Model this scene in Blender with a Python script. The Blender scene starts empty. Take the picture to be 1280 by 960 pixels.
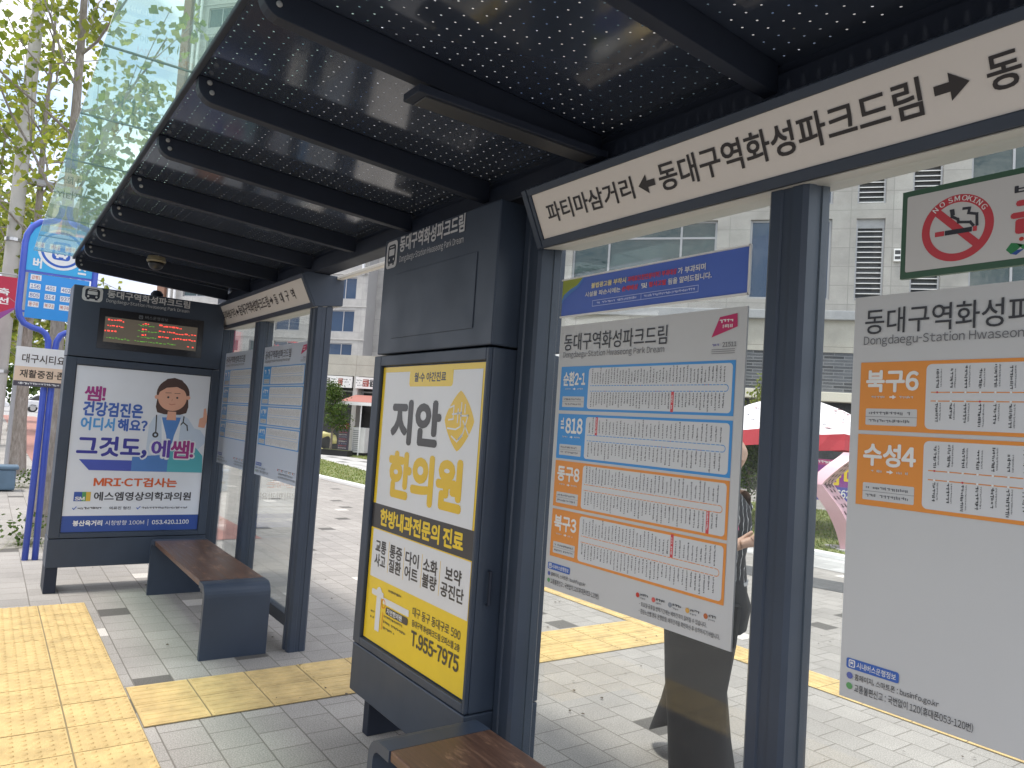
import bpy, math, random
from mathutils import Vector, Matrix
random.seed(7)
S = bpy.context.scene
COL = S.collection

# ------------------------------------------------------------------ camera, sky, sun, exposure
CAMR = Matrix(((0.580, -0.007, -0.815), (0.812, 0.089, 0.577), (0.068, -0.996, 0.057)))
cd = bpy.data.cameras.new('camera'); cam = bpy.data.objects.new('camera', cd); COL.objects.link(cam)
r_ = CAMR.col[0].normalized(); b_ = (-CAMR.col[2]).normalized(); u_ = b_.cross(r_).normalized(); r_ = u_.cross(b_)
M = Matrix((r_, u_, b_)).transposed().to_4x4(); M.translation = (0, 0, 1.55)
cam.matrix_world = M
cd.sensor_width = 36; cd.lens = 924 / 1280 * 36; cd.clip_start = .05; cd.clip_end = 2000
S.camera = cam
SUN_EL, SUN_AZ = math.radians(74), math.radians(186)
w = bpy.data.worlds.new('World'); S.world = w; w.use_nodes = True
nt = w.node_tree; bg = nt.nodes['Background']
sky = nt.nodes.new('ShaderNodeTexSky'); sky.sky_type = 'NISHITA'; sky.sun_disc = False
sky.sun_elevation = SUN_EL; sky.sun_rotation = SUN_AZ; sky.air_density = 1.2; sky.dust_density = 2.5
tc = nt.nodes.new('ShaderNodeTexCoord'); mp = nt.nodes.new('ShaderNodeMapping'); mp.inputs['Scale'].default_value = (1, 1, 2.2)
nz = nt.nodes.new('ShaderNodeTexNoise'); nz.inputs['Scale'].default_value = 2.3; nz.inputs['Detail'].default_value = 9; nz.inputs['Roughness'].default_value = .55
nz.inputs['Distortion'].default_value = .25
rp = nt.nodes.new('ShaderNodeValToRGB'); rp.color_ramp.elements[0].position = .30; rp.color_ramp.elements[1].position = .50
mx = nt.nodes.new('ShaderNodeMix'); mx.data_type = 'RGBA'
nz2 = nt.nodes.new('ShaderNodeTexNoise'); nz2.inputs['Scale'].default_value = 4.5; nz2.inputs['Detail'].default_value = 6
rp2 = nt.nodes.new('ShaderNodeValToRGB')
rp2.color_ramp.elements[0].position = .43; rp2.color_ramp.elements[0].color = (2.9, 3.15, 3.9, 1)
rp2.color_ramp.elements[1].position = .66; rp2.color_ramp.elements[1].color = (9.5, 9.5, 9.5, 1)
L = nt.links.new
L(tc.outputs['Generated'], mp.inputs['Vector']); L(mp.outputs[0], nz.inputs['Vector']); L(mp.outputs[0], nz2.inputs['Vector'])
L(nz.outputs['Fac'], rp.inputs[0]); L(rp.outputs[0], mx.inputs[0]); L(sky.outputs[0], mx.inputs[6])
L(nz2.outputs['Fac'], rp2.inputs[0]); L(rp2.outputs[0], mx.inputs[7]); L(mx.outputs[2], bg.inputs['Color'])
bg.inputs['Strength'].default_value = .15
sd = bpy.data.lights.new('sun', 'SUN'); sd.energy = 1.5; sd.angle = math.radians(8); sd.color = (1, .955, .89)
sun = bpy.data.objects.new('sun', sd); COL.objects.link(sun)
sv = Vector((math.sin(SUN_AZ) * math.cos(SUN_EL), math.cos(SUN_AZ) * math.cos(SUN_EL), math.sin(SUN_EL)))
sun.rotation_euler = sv.to_track_quat('Z', 'Y').to_euler(); sun.location = (0, 0, 30)
S.view_settings.view_transform = 'Standard'; S.view_settings.look = 'None'
S.view_settings.exposure = 1.15; S.view_settings.gamma = 1
S.cycles.max_bounces = 8; S.cycles.transparent_max_bounces = 24; S.cycles.use_denoising = True
S.cycles.caustics_reflective = False; S.cycles.caustics_refractive = False; S.cycles.sample_clamp_indirect = 6

# ------------------------------------------------------------------ materials
def lin(h):
    h = h.lstrip('#'); o = []
    for i in (0, 2, 4):
        c = int(h[i:i + 2], 16) / 255
        o.append(c / 12.92 if c <= .04045 else ((c + .055) / 1.055) ** 2.4)
    return (*o, 1)
MATS = {}
def mat(name, col=(.5, .5, .5), rough=.5, metal=0, spec=.5, emit=None, estr=0, var=0, vscale=6, bump=0, bscale=80, coat=0, rvar=0):
    if name in MATS: return MATS[name]
    m = bpy.data.materials.new(name); m.use_nodes = True; t = m.node_tree; b = t.nodes['Principled BSDF']
    c = lin(col) if isinstance(col, str) else (*col[:3], 1)
    b.inputs['Base Color'].default_value = c; b.inputs['Roughness'].default_value = rough; b.inputs['Metallic'].default_value = metal
    b.inputs['Specular IOR Level'].default_value = spec; b.inputs['Coat Weight'].default_value = coat; b.inputs['Coat Roughness'].default_value = .08
    if emit: b.inputs['Emission Color'].default_value = lin(emit) if isinstance(emit, str) else (*emit, 1); b.inputs['Emission Strength'].default_value = estr
    k = t.links.new
    if var or bump or rvar: tcn = t.nodes.new('ShaderNodeTexCoord')
    if var:
        n = t.nodes.new('ShaderNodeTexNoise'); n.inputs['Scale'].default_value = vscale; n.inputs['Detail'].default_value = 6; n.inputs['Roughness'].default_value = .62
        r = t.nodes.new('ShaderNodeValToRGB'); r.color_ramp.elements[0].position = .3; r.color_ramp.elements[1].position = .72
        r.color_ramp.elements[0].color = tuple(max(0, x * (1 - var)) for x in c[:3]) + (1,); r.color_ramp.elements[1].color = tuple(min(1, x * (1 + var)) for x in c[:3]) + (1,)
        k(tcn.outputs['Object'], n.inputs['Vector']); k(n.outputs['Fac'], r.inputs[0]); k(r.outputs[0], b.inputs['Base Color'])
    if rvar:
        n3 = t.nodes.new('ShaderNodeTexNoise'); n3.inputs['Scale'].default_value = 3.1; n3.inputs['Detail'].default_value = 7
        m3 = t.nodes.new('ShaderNodeMapRange'); m3.inputs[1].default_value = .3; m3.inputs[2].default_value = .7; m3.inputs[3].default_value = rough; m3.inputs[4].default_value = rough + rvar
        k(tcn.outputs['Object'], n3.inputs['Vector']); k(n3.outputs['Fac'], m3.inputs[0]); k(m3.outputs[0], b.inputs['Roughness'])
    if bump:
        n2 = t.nodes.new('ShaderNodeTexNoise'); n2.inputs['Scale'].default_value = bscale; n2.inputs['Detail'].default_value = 4
        bp = t.nodes.new('ShaderNodeBump'); bp.inputs['Strength'].default_value = bump; bp.inputs['Distance'].default_value = .01
        k(tcn.outputs['Object'], n2.inputs['Vector']); k(n2.outputs['Fac'], bp.inputs['Height']); k(bp.outputs[0], b.inputs['Normal'])
    MATS[name] = m; return m
def ink(h): return mat('print_' + h.lstrip('#'), h, .42, var=.03, vscale=9, rvar=.15)
def node_mat(name):
    m = bpy.data.materials.new(name); m.use_nodes = True; MATS[name] = m
    return m, m.node_tree, m.node_tree.nodes['Principled BSDF']
class NB:
    """tiny node builder"""
    def __init__(s, t): s.t = t
    def n(s, ty, **kw):
        x = s.t.nodes.new(ty)
        for k, v in kw.items(): setattr(x, k, v)
        return x
    def l(s, a, b): s.t.links.new(a, b)
    def val(s, sock, v):
        if isinstance(v, (int, float)): sock.default_value = v
        else: s.l(v, sock)
    def math(s, op, a, b=0, clamp=False):
        x = s.n('ShaderNodeMath', operation=op, use_clamp=clamp); s.val(x.inputs[0], a); s.val(x.inputs[1], b); return x.outputs[0]
    def noise(s, vec, scale, detail=4, rough=.55):
        x = s.n('ShaderNodeTexNoise'); x.inputs['Scale'].default_value = scale; x.inputs['Detail'].default_value = detail; x.inputs['Roughness'].default_value = rough
        s.l(vec, x.inputs['Vector']); return x.outputs['Fac']
    def ramp(s, fac, stops, interp='LINEAR'):
        x = s.n('ShaderNodeValToRGB'); e = x.color_ramp.elements; x.color_ramp.interpolation = interp
        while len(e) < len(stops): e.new(.5)
        for i, (p, c) in enumerate(stops): e[i].position = p; e[i].color = (*c[:3], 1) if not isinstance(c, (int, float)) else (c, c, c, 1)
        s.l(fac, x.inputs[0]); return x.outputs[0]
    def mix(s, fac, a, b, mode='MIX'):
        x = s.n('ShaderNodeMix', data_type='RGBA', blend_type=mode); s.val(x.inputs[0], fac)
        for sk, v in ((x.inputs[6], a), (x.inputs[7], b)):
            if isinstance(v, tuple): sk.default_value = (*v[:3], 1)
            else: s.l(v, sk)
        return x.outputs[2]
    def bump(s, h, strength, dist, b):
        x = s.n('ShaderNodeBump'); x.inputs['Strength'].default_value = strength; x.inputs['Distance'].default_value = dist
        s.l(h, x.inputs['Height']); s.l(x.outputs[0], b.inputs['Normal'])

def block_mat(name, sx, sy, base, joint, gap, dark=.0, light=.0, axis='XY', offset=.5, speck=.25, spread=.12, rough=.8, bump=.6, jdark=.55):
    """blocks laid in rows: a tone of its own for each block, joints, grain and stains"""
    m, t, b = node_mat(name); B = NB(t)
    g = B.n('ShaderNodeTexCoord'); sp = B.n('ShaderNodeSeparateXYZ'); B.l(g.outputs['Object'], sp.inputs[0])
    X, Y = (sp.outputs[0], sp.outputs[1]) if axis == 'XY' else (sp.outputs[0], sp.outputs[2])
    y = B.math('DIVIDE', Y, sy); row = B.math('FLOOR', y)
    x = B.math('ADD', B.math('DIVIDE', X, sx), B.math('MULTIPLY', B.math('MODULO', B.math('ABSOLUTE', row), 2), offset)); c = B.math('FLOOR', x)
    fx = B.math('SUBTRACT', x, c); fy = B.math('SUBTRACT', y, row)
    ex = B.math('MULTIPLY', B.math('MINIMUM', fx, B.math('SUBTRACT', 1, fx)), sx); ey = B.math('MULTIPLY', B.math('MINIMUM', fy, B.math('SUBTRACT', 1, fy)), sy)
    e = B.math('MINIMUM', ex, ey)
    cv = B.n('ShaderNodeCombineXYZ'); B.l(c, cv.inputs[0]); B.l(row, cv.inputs[1])
    wn = B.n('ShaderNodeTexWhiteNoise', noise_dimensions='2D'); B.l(cv.outputs[0], wn.inputs['Vector'])
    mul = lambda k: tuple(min(1, v * k) for v in base)
    stops = []
    if dark: stops += [(0, mul(.36)), (dark, mul(1 - spread))]
    else: stops += [(0, mul(1 - spread))]
    stops += [(.35, mul(.98)), (.7, mul(1 + spread * .6))]
    if light: stops += [(1 - light, mul(1.75))]
    tone = B.ramp(wn.outputs['Value'], stops, 'CONSTANT')
    sk = B.ramp(B.noise(g.outputs['Object'], 140, 3, .7), [(.35, 1 - speck), (.65, 1 + speck * .6)])
    tone = B.mix(1, tone, sk, 'MULTIPLY')
    st = B.ramp(B.noise(g.outputs['Object'], .9, 7, .68), [(.34, .8), (.66, 1.06)])
    tone = B.mix(1, tone, st, 'MULTIPLY')
    mk = B.n('ShaderNodeMapRange'); mk.inputs[1].default_value = gap * .5; mk.inputs[2].default_value = gap; B.l(e, mk.inputs[0])
    B.l(B.mix(mk.outputs[0], joint, tone), b.inputs['Base Color']); b.inputs['Roughness'].default_value = rough
    b.inputs['Specular IOR Level'].default_value = .3
    h = B.math('ADD', mk.outputs[0], B.math('MULTIPLY', B.noise(g.outputs['Object'], 160, 3), .35))
    B.bump(h, bump, .004, b)
    return m
NAVY = mat('navy_metal', (.038, .052, .078), .36, spec=.4, var=.12, vscale=2.4, rvar=.16, bump=.015, bscale=30)
NAVYD = mat('navy_metal_dark', (.020, .026, .042), .5, spec=.3, var=.15, vscale=3, rvar=.15)
PAV = block_mat('granite_paver', .2, .2, (.375, .350, .320), (.19, .172, .15), .0042, .018, .010, speck=.34, spread=.07)
PATHM = block_mat('pale_plaza_paver', .6, .3, (.50, .49, .47), (.3, .29, .28), .005, .05, 0, speck=.15)
DARKSLAB = block_mat('dark_slab', .3, .15, (.13, .13, .13), (.07, .07, .07), .004, speck=.3)
YEL = mat('yellow_tactile_paver', (.57, .41, .18), .8, var=.22, vscale=7, bump=.25, bscale=160)
REDP = mat('red_path_surface', (.33, .165, .135), .85, var=.16, vscale=3, bump=.3, bscale=150)
ASPH = mat('asphalt', (.12, .12, .12), .9, var=.25, vscale=2, bump=.3, bscale=120)
CONC = mat('concrete', (.42, .41, .39), .85, var=.12, vscale=2, bump=.2, bscale=60)
WHITE = mat('white_paint', (.74, .735, .72), .45, var=.05, vscale=4)
GREYP = mat('grey_paint', (.32, .325, .33), .5, var=.08)
STEEL = mat('steel', (.5, .5, .5), .3, metal=1)
BLACK = mat('black_plastic', (.018, .018, .02), .35)
BLUEM = mat('blue_metal', (.06, .105, .50), .35, var=.1)

def wood():
    m, t, b = node_mat('worn_brown_wood'); B = NB(t); g = B.n('ShaderNodeTexCoord')
    mp_ = B.n('ShaderNodeMapping'); mp_.inputs['Scale'].default_value = (1.2, 22, 22); B.l(g.outputs['Object'], mp_.inputs[0])
    gr = B.noise(mp_.outputs[0], 3, 8, .65)
    c = B.ramp(gr, [(.3, (.055, .028, .019)), (.55, (.125, .064, .041)), (.75, (.20, .110, .07))])
    mp2 = B.n('ShaderNodeMapping'); mp2.inputs['Scale'].default_value = (3.2, 9, 9); B.l(g.outputs['Object'], mp2.inputs[0])
    wr = B.ramp(B.noise(mp2.outputs[0], 2.1, 8, .7), [(.58, 0), (.66, 1)])
    c = B.mix(B.math('MULTIPLY', wr, .75), c, (.30, .17, .10)); B.l(c, b.inputs['Base Color'])
    B.l(B.ramp(gr, [(.3, .28), (.8, .5)]), b.inputs['Roughness']); B.bump(gr, .35, .004, b); return m
WOOD = wood()
def bark(name, a, c):
    m, t, b = node_mat(name); B = NB(t); g = B.n('ShaderNodeTexCoord')
    mp_ = B.n('ShaderNodeMapping'); mp_.inputs['Scale'].default_value = (1, 1, .28); B.l(g.outputs['Object'], mp_.inputs[0])
    n = B.noise(mp_.outputs[0], 26, 8, .7); B.l(B.ramp(n, [(.3, a), (.7, c)]), b.inputs['Base Color'])
    b.inputs['Roughness'].default_value = .95; B.bump(n, .9, .03, b); return m
BARK = bark('bark', (.10, .08, .062), (.33, .285, .235))
GBARK = bark('pale_ginkgo_bark', (.20, .17, .14), (.42, .385, .34))
def leafm(name, stops, trans=.4):
    m = bpy.data.materials.new(name); m.use_nodes = True; t = m.node_tree; B = NB(t); b = t.nodes['Principled BSDF']
    g = B.n('ShaderNodeNewGeometry'); c = B.ramp(g.outputs['Random Per Island'], stops)
    B.l(c, b.inputs['Base Color']); b.inputs['Roughness'].default_value = .5; b.inputs['Specular IOR Level'].default_value = .3
    tr = B.n('ShaderNodeBsdfTranslucent'); B.l(B.mix(1, c, (1.5, 1.5, .7), 'MULTIPLY'), tr.inputs[0])
    ms = B.n('ShaderNodeMixShader'); ms.inputs[0].default_value = trans
    B.l(b.outputs[0], ms.inputs[1]); B.l(tr.outputs[0], ms.inputs[2]); B.l(ms.outputs[0], t.nodes['Material Output'].inputs[0])
    MATS[name] = m; return m
GINKGO = leafm('ginkgo_leaf', [(0, (.10, .14, .028)), (.5, (.18, .215, .048)), (1, (.30, .31, .10))], .55)
GREENLEAF = leafm('green_leaf', [(0, (.03, .06, .013)), (.6, (.065, .11, .025)), (1, (.11, .16, .04))], .35)
GRASSM = leafm('grass_blade', [(0, (.11, .16, .035)), (.6, (.18, .24, .06)), (1, (.36, .32, .17))], .3)
LAWN = mat('lawn_soil', (.17, .19, .07), .95, var=.45, vscale=2.2, bump=.5, bscale=60)

def glass(name, tint, rough=.0, ior=1.5, refl=(1, 1, 1), dust=.02, dcol=(.8, .8, .8)):
    m = bpy.data.materials.new(name); m.use_nodes = True; t = m.node_tree; B = NB(t); t.nodes.remove(t.nodes['Principled BSDF'])
    tr = B.n('ShaderNodeBsdfTransparent'); tr.inputs[0].default_value = (*tint, 1)
    gl = B.n('ShaderNodeBsdfGlossy'); gl.inputs['Roughness'].default_value = rough; gl.inputs[0].default_value = (*refl, 1)
    g = B.n('ShaderNodeNewGeometry'); dp = B.n('ShaderNodeVectorMath', operation='DOT_PRODUCT'); B.l(g.outputs['Incoming'], dp.inputs[0]); B.l(g.outputs['Normal'], dp.inputs[1])
    f0 = ((ior - 1) / (ior + 1)) ** 2
    fr = B.math('ADD', B.math('MULTIPLY', B.math('POWER', B.math('SUBTRACT', 1, B.math('ABSOLUTE', dp.outputs['Value']), True), 5), 1 - f0), f0)
    ms = B.n('ShaderNodeMixShader'); B.l(fr, ms.inputs[0]); B.l(tr.outputs[0], ms.inputs[1]); B.l(gl.outputs[0], ms.inputs[2])
    df = B.n('ShaderNodeBsdfDiffuse'); df.inputs[0].default_value = (*dcol, 1); tl = B.n('ShaderNodeBsdfTranslucent'); tl.inputs[0].default_value = (*dcol, 1); ad = B.n('ShaderNodeMixShader'); ad.inputs[0].default_value = .5
    B.l(df.outputs[0], ad.inputs[1]); B.l(tl.outputs[0], ad.inputs[2]); gc = B.n('ShaderNodeTexCoord'); md = B.n('ShaderNodeMixShader')
    B.l(B.math('MULTIPLY', B.ramp(B.noise(gc.outputs['Object'], 2.2, 6, .65), [(.3, .5), (.7, 1.3)]), dust), md.inputs[0]); B.l(ms.outputs[0], md.inputs[1]); B.l(ad.outputs[0], md.inputs[2])
    B.l(md.outputs[0], t.nodes['Material Output'].inputs[0]); MATS[name] = m; return m
GLASSB = glass('clear_glass', (.955, .975, .965), ior=1.4, dust=.010)
GLASSG = glass('green_tinted_glass', (.80, .915, .86), ior=1.5, dust=.10, dcol=(.62, .82, .74))
GEDGE = mat('glass_edge', (.12, .19, .165), .25)
def perforated():
    m, t, b = node_mat('perforated_navy_sheet'); B = NB(t); g = B.n('ShaderNodeTexCoord'); sp = B.n('ShaderNodeSeparateXYZ'); B.l(g.outputs['Object'], sp.inputs[0])
    P = .0445
    fx = B.math('SUBTRACT', B.math('FRACT', B.math('DIVIDE', B.math('ADD', sp.outputs[0], 100), P)), .5)
    fy = B.math('SUBTRACT', B.math('FRACT', B.math('DIVIDE', B.math('ADD', sp.outputs[1], 100), P)), .5)
    d = B.math('SQRT', B.math('ADD', B.math('MULTIPLY', fx, fx), B.math('MULTIPLY', fy, fy)))
    hole = B.math('LESS_THAN', d, .0033 / P)
    b.inputs['Base Color'].default_value = (.036, .046, .070, 1); b.inputs['Roughness'].default_value = .12; b.inputs['IOR'].default_value = 1.75
    n3 = B.noise(g.outputs['Object'], 2.2, 6); B.l(B.ramp(n3, [(.3, .07), (.7, .15)]), b.inputs['Roughness'])
    tr = B.n('ShaderNodeBsdfTransparent'); ms = B.n('ShaderNodeMixShader')
    B.l(hole, ms.inputs[0]); B.l(b.outputs[0], ms.inputs[1]); B.l(tr.outputs[0], ms.inputs[2]); B.l(ms.outputs[0], t.nodes['Material Output'].inputs[0]); return m
PERF = perforated()
STONE = block_mat('white_granite_cladding', 1.25, .62, (.39, .375, .35), (.25, .24, .225), .014, axis='XZ', offset=0, speck=.3, spread=.05, rough=.75, bump=.3)
BEIGE = block_mat('beige_granite_cladding', 1.9, 1.2, (.46, .44, .385), (.27, .25, .22), .014, axis='XZ', offset=0, speck=.3, spread=.06, rough=.85, bump=.5)
BRICK = block_mat('dark_slate_brick', .62, .105, (.105, .11, .12), (.19, .195, .2), .02, light=.0, axis='XZ', speck=.3, spread=.4, rough=.7, bump=.7)
TOWERM = block_mat('pale_tower_panel', 2.6, 1.5, (.43, .42, .40), (.33, .32, .31), .03, axis='XZ', offset=0, speck=.08, spread=.04, bump=.2)
TGREY = mat('grey_facade', (.33, .325, .32), .8, var=.06, vscale=.5)
def winmat(name, col):
    m, t, b = node_mat(name); B = NB(t); g = B.n('ShaderNodeTexCoord'); b.inputs['Base Color'].default_value = (*col, 1); b.inputs['Roughness'].default_value = .02; b.inputs['IOR'].default_value = 1.55
    b.inputs['Specular IOR Level'].default_value = .5; B.bump(B.noise(g.outputs['Object'], .9, 3), .12, .12, b); return m
WINB = winmat('window_glass_blue', (.022, .05, .10)); WING = winmat('window_glass_green', (.028, .05, .052))
WIND = mat('dark_interior', (.055, .056, .058), .35, var=.6, vscale=1.6)
ALU = mat('aluminium_frame', (.34, .34, .35), .4, metal=.3)

# ------------------------------------------------------------------ mesh building
class MB:
    def __init__(s): s.v = []; s.f = []; s.m = []; s.mats = []
    def mi(s, m):
        if m not in s.mats: s.mats.append(m)
        return s.mats.index(m)
    def add(s, vs, fs, m):
        o = len(s.v); s.v += [tuple(p) for p in vs]; k = s.mi(m)
        for q in fs: s.f.append([i + o for i in q]); s.m.append(k)
    def box(s, x0, x1, y0, y1, z0, z1, m):
        s.add([(x0, y0, z0), (x1, y0, z0), (x1, y1, z0), (x0, y1, z0), (x0, y0, z1), (x1, y0, z1), (x1, y1, z1), (x0, y1, z1)],
              [(3, 2, 1, 0), (4, 5, 6, 7), (0, 1, 5, 4), (1, 2, 6, 5), (2, 3, 7, 6), (3, 0, 4, 7)], m)
    def prism(s, poly, d, m):
        """poly: ccw 3d points seen against d; extruded by d"""
        n = len(poly); P = [Vector(p) for p in poly]; D = Vector(d)
        s.add(P + [p + D for p in P], [tuple(range(n))[::-1], tuple(range(n, 2 * n))] + [(i, (i + 1) % n, n + (i + 1) % n, n + i) for i in range(n)], m)
    def tube(s, pts, r, m, seg=10, cap=True):
        P = [Vector(p) for p in pts]; rs = r if isinstance(r, (list, tuple)) else [r] * len(P); vs = []; fs = []
        up = None
        for i, p in enumerate(P):
            d = (P[min(i + 1, len(P) - 1)] - P[max(i - 1, 0)]).normalized()
            if up is None: up = d.orthogonal().normalized()
            up = (up - d * up.dot(d)).normalized(); sd_ = d.cross(up)
            for k in range(seg):
                a = 2 * math.pi * k / seg; vs.append(p + (up * math.cos(a) + sd_ * math.sin(a)) * rs[i])
        for i in range(len(P) - 1):
            for k in range(seg):
                a, b2 = i * seg + k, i * seg + (k + 1) % seg; fs.append((a, b2, b2 + seg, a + seg))
        if cap: fs += [tuple(range(seg))[::-1], tuple(range((len(P) - 1) * seg, len(P) * seg))]
        s.add(vs, fs, m)
    def lathe(s, prof, c, m, seg=20, axis='Z'):
        vs = []; fs = []
        for (r, z) in prof:
            for k in range(seg):
                a = 2 * math.pi * k / seg; p = (r * math.cos(a), r * math.sin(a), z)
                if axis == 'X': p = (p[2], p[0], p[1])
                if axis == 'Y': p = (p[0], -p[2], p[1])
                vs.append((p[0] + c[0], p[1] + c[1], p[2] + c[2]))
        for i in range(len(prof) - 1):
            for k in range(seg):
                a, b2 = i * seg + k, i * seg + (k + 1) % seg; fs.append((a, b2, b2 + seg, a + seg))
        fs += [tuple(range(seg))[::-1], tuple(range((len(prof) - 1) * seg, len(prof) * seg))]
        s.add(vs, fs, m)
    def loft(s, rings, m, cap=True, closed=True):
        n = len(rings[0]); vs = [p for r in rings for p in r]; fs = []
        for i in range(len(rings) - 1):
            for k in range(n if closed else n - 1):
                a, b2 = i * n + k, i * n + (k + 1) % n; fs.append((a, b2, b2 + n, a + n))
        if cap: fs += [tuple(range(n))[::-1], tuple(range((len(rings) - 1) * n, len(rings) * n))]
        s.add(vs, fs, m)
ORG = {}
def thing(name, label, cat, loc=(0, 0, 0), rotz=0, group=None, kind=None):
    o = bpy.data.objects.new(name, None); COL.objects.link(o); o.location = loc; o.rotation_euler = (0, 0, rotz); o.empty_display_size = .2
    if label: o['label'] = label
    if cat: o['category'] = cat
    if group: o['group'] = group
    if kind: o['kind'] = kind
    ORG[o.name] = Vector(loc); return o
def obj(mb, name, parent=None, label=None, cat=None, group=None, kind=None, smooth=False, bevel=0, local=False, origin=None, seg=2):
    me = bpy.data.meshes.new(name); off = Vector((0, 0, 0))
    if parent and not local: off = ORG[parent.name]
    if origin is not None: off = Vector(origin)
    me.from_pydata([tuple(Vector(v) - off) for v in mb.v], [], mb.f)
    for m in mb.mats: me.materials.append(m)
    me.polygons.foreach_set('material_index', mb.m)
    if smooth: me.polygons.foreach_set('use_smooth', [True] * len(me.polygons))
    me.update()
    o = bpy.data.objects.new(name, me); COL.objects.link(o)
    if parent: o.parent = parent; ORG[o.name] = ORG[parent.name]
    if origin is not None: o.location = origin
    if bevel:
        b = o.modifiers.new('bevel', 'BEVEL'); b.width = bevel; b.segments = seg; b.limit_method = 'ANGLE'; b.angle_limit = math.radians(40); b.harden_normals = False
    if smooth == 'auto':
        me.polygons.foreach_set('use_smooth', [True] * len(me.polygons))
        try: me.set_sharp_from_angle(angle=math.radians(38))
        except Exception: pass
    for k_, v_ in (('label', label), ('category', cat), ('group', group), ('kind', kind)):
        if v_: o[k_] = v_
    return o
def dup_tree(o, parent=None, loc=None, label=None):
    c = o.copy(); COL.objects.link(c)
    if parent: c.parent = parent
    if loc is not None: c.location = loc
    if label: c['label'] = label
    for ch in list(o.children): dup_tree(ch, c)
    return c

# ------------------------------------------------------------------ lettering
GLY = {}
def raw_glyphs(s):
    c = bpy.data.curves.new('lettering', 'FONT'); c.body = s; c.size = 1; c.resolution_u = 3
    o = bpy.data.objects.new('lettering', c); COL.objects.link(o)
    dg = bpy.context.evaluated_depsgraph_get(); me = bpy.data.meshes.new_from_object(o.evaluated_get(dg))
    v = [(p.co.x, p.co.y) for p in me.vertices]; f = [tuple(p.vertices) for p in me.polygons]; ff = []
    for q in f:     # all faces the same way up
        a = sum(v[q[i]][0] * v[q[(i + 1) % len(q)]][1] - v[q[(i + 1) % len(q)]][0] * v[q[i]][1] for i in range(len(q)))
        ff.append(q if a > 0 else q[::-1])
    bpy.data.objects.remove(o); bpy.data.meshes.remove(me); bpy.data.curves.remove(c)
    xs = [p[0] for p in v]; ys = [p[1] for p in v]
    return v, ff, (min(xs), max(xs), min(ys), max(ys))
RAW = {}
def glyphs(s):
    """outlines of a string; latin letters come from the full-width set of the hangul face, closed up"""
    if s in GLY: return GLY[s]
    runs = []
    for ch in s:
        k = 'S' if ch == ' ' else 'L' if 33 <= ord(ch) <= 126 else 'H'
        if k == 'H' and runs and runs[-1][0] == 'H': runs[-1][1] += ch
        else: runs.append([k, ch])
    V_, F_ = [], []; x = 0
    for k, t_ in runs:
        if k == 'S': x += .30; continue
        key = t_ if k == 'H' else chr(ord(t_) + 0xFEE0)
        if key not in RAW: RAW[key] = raw_glyphs(key)
        v, f, bb = RAW[key]; o = len(V_); gap = .045 if k == 'H' else .04 if t_ in '.,:-il1I!|' else .05
        w_ = .46 if t_ == '-' else 1
        V_ += [((p[0] - bb[0]) * w_ + x + gap, p[1]) for p in v]; F_ += [tuple(i + o for i in q) for q in f]; x += (bb[1] - bb[0]) * w_ + 2 * gap
    xs = [p[0] for p in V_]; ys = [p[1] for p in V_]
    GLY[s] = (V_, F_, (min(xs), max(xs), min(ys), max(ys))); return GLY[s]
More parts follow.
